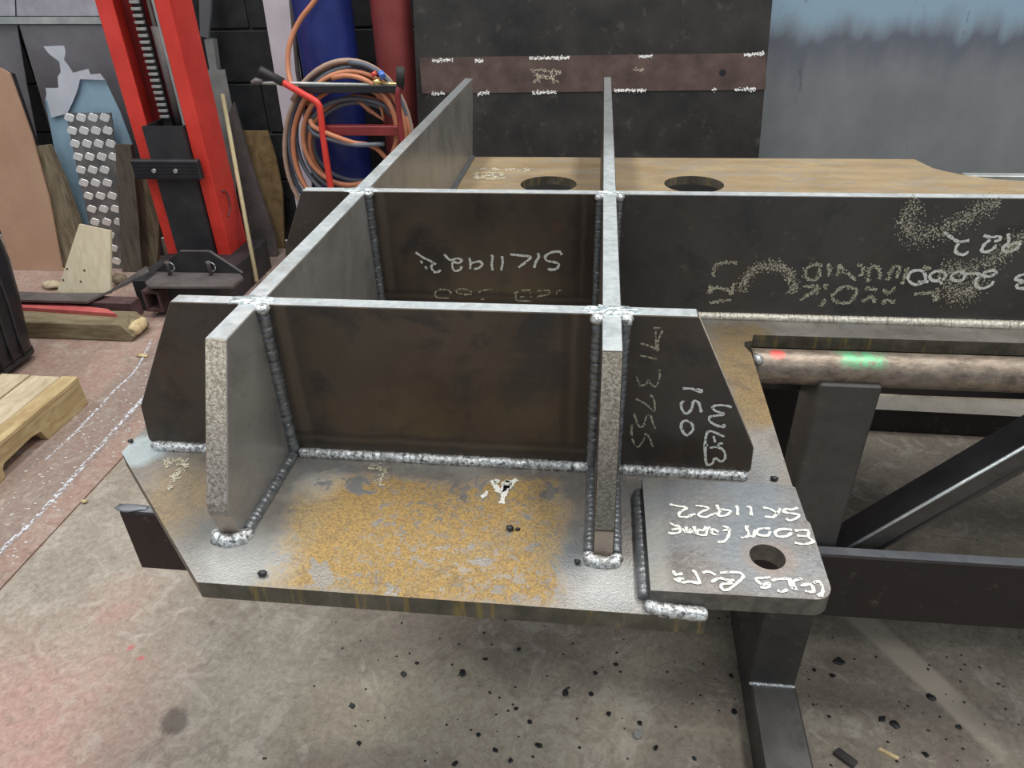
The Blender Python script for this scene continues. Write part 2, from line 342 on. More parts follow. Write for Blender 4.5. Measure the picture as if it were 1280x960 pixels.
MAT['ply'] = wood('pale_fresh_plywood', (0.60, 0.52, 0.36), (0.72, 0.65, 0.49), (10, 10, 1.5), 3)
MAT['palletwood'] = wood('yellow_pallet_wood', (0.36, 0.255, 0.125), (0.56, 0.44, 0.245), (3, 0.8, 3), 8)
MAT['paletop'] = wood('worn_pallet_board', (0.42, 0.34, 0.22), (0.62, 0.53, 0.38), (3, 0.8, 3), 10)
MAT['osb'] = wood('brown_chipboard', (0.16, 0.105, 0.05), (0.30, 0.21, 0.105), (2, 2, 2), 7)
MAT['stick'] = wood('pale_wooden_stick', (0.50, 0.42, 0.24), (0.64, 0.56, 0.36), (8, 8, 1))
MAT['splinter'] = plain('fresh_split_wood', (0.48, 0.36, 0.18), (0.74, 0.60, 0.36), 30, 0.8)
MAT['bluecyl'] = plain('deep_blue_cylinder_paint', (0.010, 0.020, 0.13), (0.020, 0.036, 0.20), 5, 0.4)
MAT['redcyl'] = plain('dull_maroon_cylinder_paint', (0.17, 0.028, 0.027), (0.23, 0.045, 0.042), 5, 0.5)
MAT['orange'] = plain('orange_rubber_hose', (0.40, 0.15, 0.075), (0.58, 0.24, 0.13), 5, 0.5)
MAT['greyhose'] = plain('slate_rubber_hose', (0.075, 0.09, 0.12), (0.14, 0.155, 0.185), 5, 0.5)
MAT['palehose'] = plain('faded_beige_hose', (0.30, 0.22, 0.18), (0.44, 0.30, 0.22), 5, 0.5)
MAT['brass'] = plain('brass', (0.62, 0.46, 0.18), (0.80, 0.66, 0.34), 20, 0.3, 0.8)
MAT['blueknob'] = plain('blue_plastic_knob', (0.08, 0.18, 0.60), (0.11, 0.24, 0.70), 9, 0.35)
MAT['redknob'] = plain('red_plastic_knob', (0.50, 0.05, 0.05), (0.60, 0.08, 0.06), 9, 0.35)
MAT['white'] = plain('lilac_white_board', (0.60, 0.55, 0.63), (0.72, 0.67, 0.74), 3, 0.55)
MAT['redpaint'] = plain('faded_red_strip', (0.46, 0.09, 0.09), (0.58, 0.14, 0.13), 8, 0.6)
MAT['slag'] = plain('black_slag', (0.012, 0.013, 0.015), (0.04, 0.042, 0.046), 40, 0.4, 0.3)
def m_bigdark():
    t = NT('oily_black_plate')
    c = t.mix(t.rng(t.noise(4, 7, 0.65), 0.3, 0.7), (0.013, 0.012, 0.012), (0.045, 0.042, 0.040))
    c = t.mix(t.m_('MULTIPLY', t.rng(t.noise(12, 6, 0.75), 0.58, 0.7), 0.5), c, (0.115, 0.105, 0.09))
    t.bump(t.noise(60, 4, 0.6), 0.15, 0.001)
    return t.fin(c, 0.5, 0.3)
MAT['bigdark'] = m_bigdark()
MAT['rustband'] = plain('brown_rusted_flat', (0.060, 0.038, 0.033), (0.115, 0.075, 0.065), 9, 0.65, 0.2)
def m_bluegrey():
    t = NT('blue_grey_mill_plate')
    x, y, z = t.sep()
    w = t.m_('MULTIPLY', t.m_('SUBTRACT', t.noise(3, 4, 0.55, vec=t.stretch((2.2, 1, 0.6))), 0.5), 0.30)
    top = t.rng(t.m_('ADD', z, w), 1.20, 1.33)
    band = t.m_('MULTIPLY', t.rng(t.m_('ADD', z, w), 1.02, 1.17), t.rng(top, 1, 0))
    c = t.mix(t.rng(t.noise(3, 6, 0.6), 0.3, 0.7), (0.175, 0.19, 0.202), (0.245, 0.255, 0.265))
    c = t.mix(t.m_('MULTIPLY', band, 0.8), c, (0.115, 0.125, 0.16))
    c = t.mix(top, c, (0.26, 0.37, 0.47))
    c = t.mix(t.m_('MULTIPLY', t.rng(t.noise(5, 6, 0.7, vec=t.stretch((3, 1, 0.7))), 0.64, 0.70), 0.6), c, (0.09, 0.09, 0.095))
    return t.fin(c, 0.42, 0.35)
MAT['bluegrey'] = m_bluegrey()

# ---------------------------------------------------------------- mesh helpers
def tag(o, label=None, cat=None, group=None, kind=None):
    if label: o['label'] = label
    if cat: o['category'] = cat
    if group: o['group'] = group
    if kind: o['kind'] = kind
    return o
def root(name, loc, label, cat, group=None):
    o = bpy.data.objects.new(name, None); COL.objects.link(o); o.location = loc
    o.empty_display_size = 0.05
    return tag(o, label, cat, group)
def wloc(o):
    v = Vector(o.location)
    while o.parent: o = o.parent; v = v + Vector(o.location)
    return v
def link(name, bm, mats, parent=None, smooth=False, origin=None):
    """bm in world drawing units -> one mesh object"""
    if isinstance(mats, str): mats = [mats]
    if parent is None:
        vs = [v.co for v in bm.verts]
        if origin is None:
            origin = Vector(((min(v.x for v in vs) + max(v.x for v in vs)) / 2, (min(v.y for v in vs) + max(v.y for v in vs)) / 2, min(v.z for v in vs)))
        off = Vector(origin)
    else: off = wloc(parent)
    for v in bm.verts: v.co -= off
    me = bpy.data.meshes.new(name); bm.to_mesh(me); bm.free()
    for k in mats: me.materials.append(MAT[k])
    if smooth:
        for p in me.polygons: p.use_smooth = True
    o = bpy.data.objects.new(name, me); COL.objects.link(o)
    if parent is None: o.location = off
    else: o.parent = parent
    return o
def bev(bm, w, ang=25, seg=1, mat=None):
    bm.normal_update()
    es = [e for e in bm.edges if len(e.link_faces) == 2 and e.calc_face_angle(0) > math.radians(ang)]
    r = bmesh.ops.bevel(bm, geom=es, offset=w, segments=seg, profile=0.5, affect='EDGES', clamp_overlap=True)
    if mat is not None:
        for f in r['faces']: f.material_index = mat
    return bm
def add_prism(bm, outer, vec, holes=(), mcap=0, mside=1, mtop=None, mhole=None):
    """outer / holes: lists of 3D points in one plane; extruded by vec"""
    vec = Vector(vec); loops = [[Vector(p) for p in outer]] + [[Vector(p) for p in h] for h in holes]
    flat = [p for l in loops for p in l]
    tris = tessellate_polygon(loops) if (len(loops) > 1 or len(outer) > 4) else None
    A = [bm.verts.new(p) for p in flat]; B = [bm.verts.new(p + vec) for p in flat]
    fs = []
    if tris is None:
        fs += [bm.faces.new(A), bm.faces.new(B[::-1])]
    else:
        for t in tris:
            try: fs.append(bm.faces.new([A[i] for i in t])); fs.append(bm.faces.new([B[i] for i in t][::-1]))
            except ValueError: pass
    for f in fs: f.material_index = mcap
    k = 0; sides = []
    for li, l in enumerate(loops):
        n = len(l)
        for i in range(n):
            f = bm.faces.new((A[k + i], A[k + (i + 1) % n], B[k + (i + 1) % n], B[k + i])); sides.append(f)
            f.material_index = mside if li == 0 or mhole is None else mhole
        k += n
    bmesh.ops.recalc_face_normals(bm, faces=fs + sides)
    if mtop is not None:
        for f in sides:
            f.normal_update()
            if f.normal.z > 0.75: f.material_index = mtop
    return bm
def prism(outer, vec, holes=(), bevel=0.0, **k):
    bm = bmesh.new(); add_prism(bm, outer, vec, holes, **k)
    if len(outer) > 4 or holes:
        bmesh.ops.dissolve_limit(bm, angle_limit=0.01, verts=bm.verts, edges=bm.edges, delimit={'MATERIAL', 'NORMAL'}) if not holes else None
    if bevel: bev(bm, bevel)
    return bm
def add_box(bm, x0, x1, y0, y1, z0, z1, mi=0):
    vs = [bm.verts.new((x, y, z)) for x in (x0, x1) for y in (y0, y1) for z in (z0, z1)]
    for f in ((0, 1, 3, 2), (4, 6, 7, 5), (0, 4, 5, 1), (2, 3, 7, 6), (0, 2, 6, 4), (1, 5, 7, 3)):
        bm.faces.new([vs[i] for i in f]).material_index = mi
    return bm
def box(x0, x1, y0, y1, z0, z1, bevel=0.0):
    bm = bmesh.new(); add_box(bm, x0, x1, y0, y1, z0, z1)
    bmesh.ops.recalc_face_normals(bm, faces=bm.faces)
    if bevel: bev(bm, bevel)
    return bm
def add_tube(bm, pts, r, seg=10, cap=True, mi=0, rz=1.0):
    pts = [Vector(p) for p in pts]; n = len(pts)
    rs = r if isinstance(r, (list, tuple)) else [r] * n
    up = Vector((0, 0, 1)); rings = []; N = None
    for i, p in enumerate(pts):
        T = (pts[min(i + 1, n - 1)] - pts[max(i - 1, 0)]).normalized()
        if N is None:
            N = T.cross(up if abs(T.z) < 0.9 else Vector((1, 0, 0))).normalized()
        else: N = (N - T * N.dot(T)).normalized()
        Bn = T.cross(N)
        rings.append([bm.verts.new(p + (N * math.cos(a) + Bn * math.sin(a) * rz) * rs[i]) for a in [2 * math.pi * k / seg for k in range(seg)]])
    for i in range(n - 1):
        for k in range(seg):
            f = bm.faces.new((rings[i][k], rings[i][(k + 1) % seg], rings[i + 1][(k + 1) % seg], rings[i + 1][k])); f.material_index = mi; f.smooth = True
    if cap: bm.faces.new(rings[0][::-1]).material_index = mi; bm.faces.new(rings[-1]).material_index = mi
    return bm
def tube(pts, r, seg=10, **k):
    bm = bmesh.new(); add_tube(bm, pts, r, seg, **k); bmesh.ops.recalc_face_normals(bm, faces=bm.faces); return bm
def lathe(cx, cy, prof, seg=32):
    bm = bmesh.new(); R = []
    for r, z in prof: R.append([bm.verts.new((cx + r * math.cos(2 * math.pi * k / seg), cy + r * math.sin(2 * math.pi * k / seg), z)) for k in range(seg)])
    for i in range(len(R) - 1):
        for k in range(seg): bm.faces.new((R[i][k], R[i][(k + 1) % seg], R[i + 1][(k + 1) % seg], R[i + 1][k])).smooth = True
    bm.faces.new(R[0][::-1]); bm.faces.new(R[-1]); return bm
def spline(ps, n=8, closed=False):
    ps = [Vector(p) for p in ps]; out = []; m = len(ps)
    rngi = range(m if closed else m - 1)
    for i in rngi:
        g = (lambda k: ps[k % m]) if closed else (lambda k: ps[max(0, min(m - 1, k))])
        a, b, c, d = g(i - 1), g(i), g(i + 1), g(i + 2)
        for j in range(n):
            t = j / n
            out.append(0.5 * ((2 * b) + (c - a) * t + (2 * a - 5 * b + 4 * c - d) * t * t + (3 * b - a - 3 * c + d) * t ** 3))
    if not closed: out.append(ps[-1])
    return out
def weld(name_mat, pts, r, parent, pitch=0.010, lab=None, seed=0):
    """a fillet bead: overlapping ripples along a path"""
    rnd = random.Random(seed); pts = [Vector(p) for p in pts]; dense = []
    for a, b in zip(pts, pts[1:]):
        L = (b - a).length; n = max(2, int(L / (pitch / 4)))
        for i in range(n): dense.append(a.lerp(b, i / n))
    dense.append(pts[-1]); rs = []; P = []
    for i, p in enumerate(dense):
        ph = (i % 4) / 4
        e = min(1, (min(i, len(dense) - 1 - i) + 1) / 3)
        rs.append(r * (0.90 + 0.09 * (1 - ph) + rnd.uniform(-0.035, 0.035)) * (0.6 + 0.4 * e))
        P.append(p + Vector((rnd.uniform(-1, 1), rnd.uniform(-1, 1), rnd.uniform(-1, 1))) * r * 0.05)
    o = link('weld_bead', tube(P, rs, 9), name_mat, parent)
    if lab: tag(o, lab)
    return o
def splat(c, rx, ry, seed, th=.0022):
    """weld ground nearly flush: a low, ragged edged pad"""
    rnd = random.Random(seed); bm = bmesh.new(); n = 28; c = Vector(c); rings = []
    rad = [rnd.uniform(.72, 1.18) for _ in range(n)]
    for f_, z in ((1, -.001), (.92, th * .6), (.6, th), (.25, th * 1.1)):
        rings.append([bm.verts.new(c + Vector((rx * rad[k] * f_ * math.cos(2 * math.pi * k / n), ry * rad[k] * f_ * math.sin(2 * math.pi * k / n), z + rnd.uniform(-.0004, .0004)))) for k in range(n)])
    for a, b in zip(rings, rings[1:]):
        for k in range(n): bm.faces.new((a[k], a[(k + 1) % n], b[(k + 1) % n], b[k]))
    bm.faces.new(rings[-1]); bm.faces.new(rings[0][::-1]); return bm
def lump(c, rad, seed, sub=2, squash=(1, 1, 1), j=0.2):
    bm = bmesh.new(); bmesh.ops.create_icosphere(bm, subdivisions=sub, radius=1)
    rnd = random.Random(seed)
    for v in bm.verts:
        k = 1 + rnd.uniform(-j, j)
        v.co = Vector((v.co.x * rad * squash[0] * k, v.co.y * rad * squash[1] * k, v.co.z * rad * squash[2] * k)) + Vector(c)
    for f in bm.faces: f.smooth = True
    return bm
def strokes(parent, proj, org, sc, lines, w, mat, lab, nrm, curve=True, jit=0.15, seed=1):
    """handwriting: every stroke is a thin flat ribbon lying on the plate"""
    bm = bmesh.new(); rnd = random.Random(seed); nrm = Vector(nrm)
    for ln in lines:
        P = [proj(org[0] + x / sc, org[1] + y / sc) + nrm * 0.0009 for x, y in ln]
        P = spline(P, 5) if (curve and len(P) > 2) else spline(P, 6)
        prev = None
        for i, p in enumerate(P):
            T = (P[min(i + 1, len(P) - 1)] - P[max(i - 1, 0)])
            if T.length < 1e-7: continue
            sd = T.normalized().cross(nrm).normalized(); h = w / 2 * (1 + rnd.uniform(-jit, jit) * 2)
            a, b = bm.verts.new(p + sd * h), bm.verts.new(p - sd * h)
            if prev: bm.faces.new((prev[0], a, b, prev[1]))
            prev = (a, b)
    o = link('chalk_marking', bm, mat, parent)
    return tag(o, lab)

def dusty(parent, proj, org, sc, lines, w, mat, lab, nrm, size=.0022, dens=1.0, seed=1):
    """dry paint or chalk dust: specks thickest along the stroke and thinning outwards"""
    bm = bmesh.new(); rnd = random.Random(seed); nrm = Vector(nrm)
    for ln in lines:
        P = [proj(org[0] + x / sc, org[1] + y / sc) + nrm * 0.0009 for x, y in ln]
        P = spline(P, 8) if len(P) > 2 else spline(P, 10)
        for a, b in zip(P, P[1:]):
            T = b - a; L = T.length
            if L < 1e-6: continue
            T.normalize(); sd = T.cross(nrm).normalized()
            k = dens * L * w / (size * size) * 0.55
            for _ in range(int(k) + (rnd.random() < k % 1)):
                c = a + T * rnd.uniform(0, L) + sd * max(-1.4, min(1.4, rnd.gauss(0, .45))) * w * .75
                r = size * rnd.uniform(.35, .8); an = rnd.uniform(0, 1.57)
                u = (T * math.cos(an) + sd * math.sin(an)) * r; v = (sd * math.cos(an) - T * math.sin(an)) * r * rnd.uniform(.5, 1)
                bm.faces.new([bm.verts.new(c + q + nrm * rnd.uniform(0, .0002)) for q in (u, v, -u, -v)])
    return tag(link('chalk_marking', bm, mat, parent), lab, kind='stuff')

# ================================================================= SETTING
ZF = -1.0; YW = 3.5
bm = bmesh.new()
for (x0, x1) in ((-6.5, -1.776), (-1.770, 6.5)):
    add_box(bm, x0, x1, -4.5, YW, ZF - 0.12, ZF)
add_box(bm, -1.776, -1.770, -4.5, YW, ZF - 0.12, ZF - 0.015)
bmesh.ops.recalc_face_normals(bm, faces=bm.faces)
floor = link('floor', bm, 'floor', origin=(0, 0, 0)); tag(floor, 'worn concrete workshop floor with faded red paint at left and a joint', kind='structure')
def floor_line(px, w, lab):
    P = [at_z(x, y, ZF) for x, y in px]; bm = bmesh.new(); rnd = random.Random(3); pr = None
    Q = spline(P, 14)
    for i, p in enumerate(Q):
        T = (Q[min(i + 1, len(Q) - 1)] - Q[max(0, i - 1)]).normalized(); sd = T.cross(Vector((0, 0, 1)))
        h = w * rnd.uniform(0.5, 1.2); a, b = bm.verts.new(p + sd * h + Vector((0, 0, .0015))), bm.verts.new(p - sd * h + Vector((0, 0, .0015)))
        if pr: bm.faces.new((pr[0], pr[1], b, a))
        pr = (a, b)
    tag(link('painted_line', bm, 'tape', floor), lab)
floor_line([(-60, 750), (0, 690), (57, 635), (135, 547), (182, 495)], 0.010, 'thin chipped white line nearer the joint')
floor_line([(57, 575), (95, 540), (140, 492), (170, 462), (190, 424)], 0.006, 'fainter chipped white line nearer the pallet')
# pale chips between the two lines
bm = bmesh.new(); rnd = random.Random(5)
for i in range(260):
    x = rnd.uniform(-2.1, -1.80); y = rnd.uniform(0.35, 1.9); s = rnd.uniform(0.002, 0.006)
    add_box(bm, x - s, x + s, y - s * .5, y + s * .5, ZF, ZF + 0.002)
tag(link('floor_grit', bm, 'chips', floor), 'pale chips scattered between the white lines', kind='stuff')

# back wall of painted blocks
bm = box(-6.5, 6.5, YW + 0.02, YW + 0.2, ZF, 2.6)
wall = link('wall_back', bm, 'mortar', origin=(0, YW, ZF)); tag(wall, 'black painted blockwork back wall', kind='structure')
ch = 0.2843; z0 = at_y(300, 104, YW).z; bl = 0.57
blk = None
row = 0
k0 = math.ceil((ZF - z0) / ch)
for k in range(k0, 6):
    zz = z0 + k * ch; offx = (k % 2) * bl / 2
    for i in range(-7, 0):
        xx = i * bl + offx
        if blk is None:
            o = link('block', box(xx + 0.006, xx + bl - 0.006, YW, YW + 0.05, zz + 0.006, zz + ch - 0.006, 0.004), 'block', wall, origin=None)
            base = o.data; ref = Vector((xx, 0, zz)); blk = o
        else:
            o = bpy.data.objects.new('block', base); COL.objects.link(o); o.parent = wall
            o.location = Vector((xx, 0, zz)) - ref

# ================================================================= FABRICATION
TC, A, TL, B, TW, H = 0.025, 0.4512, 0.0288, 0.5019, 0.0239, 0.2464
F = root('steel_fabrication', (0, 0, -0.026), 'welded steel base frame of crossing plates on a rusty plate, chalk marked', 'steelwork')
def circ(cx, cy, r, z, n=40): return [(cx + r * math.cos(2 * math.pi * i / n), cy + r * math.sin(2 * math.pi * i / n), z) for i in range(n)]
rear = [at_z(x, y, 0) for x, y in ((1280, 226), (1243, 224), (1206, 219), (1184, 214.6), (1166, 210), (1143, 199))]
outer = [(-.473, -.259), (.128, -.259), (.128, -.075), (.262, -.075), (.272, -.04), (.280, .36), (.272, .385), (.275, .402), (.290, .408), (.296, .432), (2.5, .432), (2.5, 1.42)]
outer += [(p.x, p.y) for p in rear] + [(-.52, 1.735), (-.52, .78), (-.66, .60), (-.66, .45), (-.70, .28), (-.715, .20), (-.716, -.02)]
bp = prism([(x, y, 0) for x, y in outer], (0, 0, -0.026), holes=[circ(-.16, 1.41, .088, 0), circ(.287, 1.425, .09, 0)])
link('base_plate', bp, ['base', 'base_edge'], F)
def yz(poly, x0, x1): return prism([(x0, y, z) for y, z in poly], (x1 - x0, 0, 0), bevel=0.0012, mtop=2)
def xz(poly, y0, y1): return prism([(x, y0, z) for x, z in poly], (0, y1 - y0, 0), bevel=0.0012, mtop=2)
tag(link('rib_plate', yz([(-.095, H), (-.178, .047), (-.174, 0), (1.75, 0), (1.83, H)], 0, TC), ['scale', 'cut_dull', 'ground'], F), 'long middle rib running front to back')
tag(link('rib_plate', yz([(-.097, H), (-.190, .062), (-.192, .052), (-.178, 0), (1.73, 0), (1.82, H)], -A - TL, -A), ['fin', 'cut', 'ground'], F), 'long left rib running front to back')
link('web_plate', xz([(-A, 0), (0, 0), (0, H), (-A, H)], 0, TW), ['web', 'cut', 'ground'], F)
link('web_plate', xz([(-A, 0), (0, 0), (0, H), (-A, H)], B, B + TW), ['web', 'cut', 'ground'], F)
tag(link('web_plate', xz([(TC, 0), (2.5, 0), (2.5, H + .003), (TC, H)], B, B + TW), ['scale_blue', 'cut', 'ground'], F), 'long web with cream stencil lettering')
link('gusset_plate', xz([(TC, 0), (.212, 0), (.218, .012), (.216, .049), (.120, H), (TC, H)], 0, TW), ['scale', 'cut', 'ground'], F)
link('gusset_plate', xz([(-A - TL, 0), (-.672, 0), (-.680, .012), (-.674, .073), (-.578, H), (-A - TL, H)], 0, TW), ['scale', 'cut', 'ground'], F)
link('gusset_plate', xz([(-A - TL, 0), (-.636, 0), (-.640, .10), (-.636, .13), (-.580, H), (-A - TL, H)], B, B + TW), ['scale', 'cut', 'ground'], F)
# tab
to = [(.064, -.048), (.065, -.247)]
for k in range(7):
    a = -math.pi / 2 + k * math.pi / 12
    to.append((.243 + .022 * math.cos(a), -.222 + .022 * math.sin(a)))
to += [(.267, -.12), (.264, -.115), (.264, -.052), (.258, -.048)]
link('tab_plate', prism([(x, y, .026) for x, y in to], (0, 0, -.0255), holes=[circ(.204, -.183, .0205, .026)]), ['tab', 'tab_edge'], F)
# round bar
BY, BZ, BR = .372, -.033, .0325
link('round_bar', tube([(.284, BY, BZ), (.30, BY, BZ), (1.2, BY, BZ), (2.5, BY, BZ)], BR, 40), 'bar', F)
# welds
q = .0075
weld('weld', [(-A + .012, -.003, .004), (-.006, -.003, .004)], .0085, F, .009, 'spattered silver foot weld of the front web', 1)
weld('weld', [(-.674, -.004, .003), (-A - TL - .004, -.004, .003)], .009, F, .012, 'bright foot weld of the left gusset', 2)
weld('weld', [(TC + .008, -.004, .003), (.212, -.004, .003)], .0085, F, .009, 'bright foot weld of the right gusset', 3)
for x, s, y0 in ((-A, 1, 0), (0, -1, 0), (TC, 1, 0), (-A, 1, B), (0, -1, B), (TC, 1, B)):
    weld('weld_dark', [(x + s * .003, y0 - .003, .004), (x + s * .003, y0 - .003, H - .006)], .0095, F, .009, seed=4)
    b = link('weld_bead', lump((x + s * .005, y0 - .006, H - .004), .010, 8, 2, (1, 1, .8), .12), 'weld', F); tag(b, 'bright ball of weld at the corner top')
for x, s in ((-A, 1), (0, -1), (TC, 1)):
    weld('weld_dark', [(x + s * .003, -.006, .003), (x + s * .003, -.172, .003)], .009, F, .009, seed=5)
    weld('weld_dark', [(x + s * .003, B - .006, .003), (x + s * .003, TW + .006, .003)], .009, F, .009, seed=6)
weld('weld_dark', [(-A + .003, B + TW, .003), (-A + .003, 1.72, .003)], .009, F, .02, seed=5)
weld('weld', [(-A - TL - .006, -.176, .002), (-A - TL, -.188, .002), (-A - .012, -.191, .002), (-A + .004, -.185, .002), (-A + .007, -.172, .002)], .010, F, .009, 'silver weld wrapped round the left rib toe', 7)
weld('weld', [(-.006, -.172, .002), (-.002, -.184, .002), (.014, -.186, .002), (.028, -.184, .002), (.031, -.172, .002)], .009, F, .009, 'silver weld wrapped round the middle rib toe', 8)
weld('weld_beige', [(TC + .01, B - .002, .004), (2.5, B - .002, .004)], .0085, F, .008, 'cream foot weld along the long web', 9)
weld('weld_beige', [(.66, B - .005, .004), (.86, B - .005, .004), (1.4, B - .004, .004)], .0095, F, .008, 'second overlapping run of cream weld', 10)
weld('weld_dark', [(.060, -.055, .006), (.060, -.240, .006)], .009, F, .009, seed=11)
weld('weld', [(.062, -.248, .003), (.078, -.253, .003), (.128, -.254, .001)], .0088, F, .009, 'bright weld in front of the tab plate', 12)
for c, r, sq in (((-A - TL / 2, TW / 2, H), .027, (1.25, 1.0, .10)), ((TC / 2, TW / 2, H), .026, (1.4, .9, .10)), ((-A - TL / 2, B + TW / 2, H), .030, (1.15, 1.0, .10)), ((TC / 2, B + TW / 2, H), .018, (1.4, .9, .10))):
    tag(link('weld_bead', splat(c, r * sq[0], r * sq[1] * .62, int(r * 1e4)), 'weld_flat', F), 'flat ground weld on a plate crossing')
tag(link('weld_bead', lump((.292, .352, -.008), .010, 5, 2, (.9, 1.3, 1), .15), 'weld', F), 'bright blob of weld at the bar end')
weld('weld_dark', [(.283, .340, -.014), (.284, .335, -.03), (.285, .345, -.06)], .006, F, .009, seed=3)
for c, r, lab in ((( at_z(328, 716, .004)), .0055, 1), ((at_z(637, 660, .003)), .005, 2), ((at_z(647, 661, .002)), .003, 3), ((at_z(722, 702, .003)), .004, 4), ((at_z(968, 598, .003)), .0045, 5), ((at_z(163, 551, .003)), .004, 6)):
    link('weld_spatter', lump(c, r, lab, 1, (1.2, 1, .7), .2), 'slag', F)
# ground bright corner at the left tip
# bolt-hole sleeves are plain holes in the plates
PY0 = lambda x, y: at_y(x, y, 0.0)
PYB = lambda x, y: at_y(x, y, B)
PT = lambda x, y: at_z(x, y, 0.026)
P0 = lambda x, y: at_z(x, y, 0.0)
# SK11922 upside down on the rear web
strokes(F, PYB, (500, 290), 5.333, [
    [(1080, 150), (1060, 130), (1010, 135), (970, 160), (980, 190), (1030, 200), (1060, 215), (1040, 245), (1000, 250), (990, 240)],
    [(920, 140), (925, 165), (905, 200), (895, 238)],
    [(735, 148), (800, 155), (870, 165), (850, 190), (790, 235)],
    [(680, 160), (685, 200), (675, 255)], [(605, 155), (618, 165), (612, 210), (618, 255)],
    [(462, 170), (470, 205), (468, 245)], [(478, 205), (530, 195), (548, 215), (525, 240), (495, 245)],
    [(295, 148), (335, 185), (380, 175), (410, 185), (395, 205), (355, 200), (350, 230), (365, 258), (400, 250), (410, 228)],
    [(105, 135), (160, 172), (215, 200), (210, 235), (230, 265), (262, 262), (268, 250)], [(215, 200), (240, 215)],
    [(140, 190), (148, 208)], [(168, 228), (180, 245)]], .0048, 'chalk', 'chalk number SK11922 written upside down', (0, -1, 0), seed=2)
strokes(F, PYB, (500, 290), 5.333, [
    [(325, 440), (250, 435), (235, 405), (265, 382), (320, 385), (345, 410)], [(478, 412), (450, 415), (400, 410), (375, 392), (400, 378), (450, 382), (480, 400)],
    [(520, 408), (550, 388), (612, 380)], [(540, 448), (570, 445)],
    [(760, 410), (790, 395)], [(812, 388), (870, 385)], [(870, 400), (875, 440)], [(800, 432), (835, 430)], [(915, 392), (990, 388), (985, 415), (910, 430)], [(1045, 415), (1050, 395), (1075, 388)],
    [(775, 415), (780, 455), (880, 458)]], .0036, 'chalk_faint', 'faint chalk WEB 300 written upside down', (0, -1, 0), seed=4)
# gusset 713755 / WEB 150
strokes(F, PY0, (780, 400), 5.05, [
    [(188, 48), (232, 55), (240, 78)], [(205, 50), (200, 110), (205, 180)], [(238, 75), (215, 130), (215, 188), (170, 165), (105, 145)],
    [(95, 220), (150, 232), (205, 245)],
    [(205, 312), (225, 320), (222, 375), (195, 418), (160, 395), (155, 375), (140, 400), (100, 410), (80, 355)],
    [(165, 470), (190, 500), (190, 570), (140, 530), (75, 495)],
    [(195, 685), (180, 640), (165, 600), (140, 610), (125, 660), (95, 670), (62, 590)],
    [(182, 800), (165, 750), (135, 715), (120, 760), (85, 798), (50, 740), (50, 655)]], .0028, 'chalk_faint', 'thin yellowish chalk number 713755 written sideways', (0, -1, 0), seed=5)
strokes(F, PY0, (780, 400), 5.05, [
    [(370, 430), (430, 432), (480, 452), (488, 440), (450, 434)],
    [(488, 580), (470, 520), (440, 510), (425, 560), (395, 588), (365, 560), (362, 520), (385, 508)],
    [(405, 722), (435, 690), (425, 650), (385, 632), (360, 660), (375, 710), (405, 728)],
    [(680, 550), (655, 540), (600, 535), (560, 545), (575, 570), (630, 590), (590, 600), (540, 610), (545, 640), (590, 665), (632, 672), (625, 655)],
    [(632, 735), (580, 710), (535, 700), (515, 740), (512, 820), (520, 905), (555, 905), (575, 870), (610, 890), (638, 870), (630, 825), (590, 800), (540, 805)],
    [(565, 730), (575, 770)], [(510, 785), (530, 790)], [(590, 800), (600, 780), (625, 775)]], .0036, 'chalk', 'white chalk WEB 150 written sideways', (0, -1, 0), seed=6)
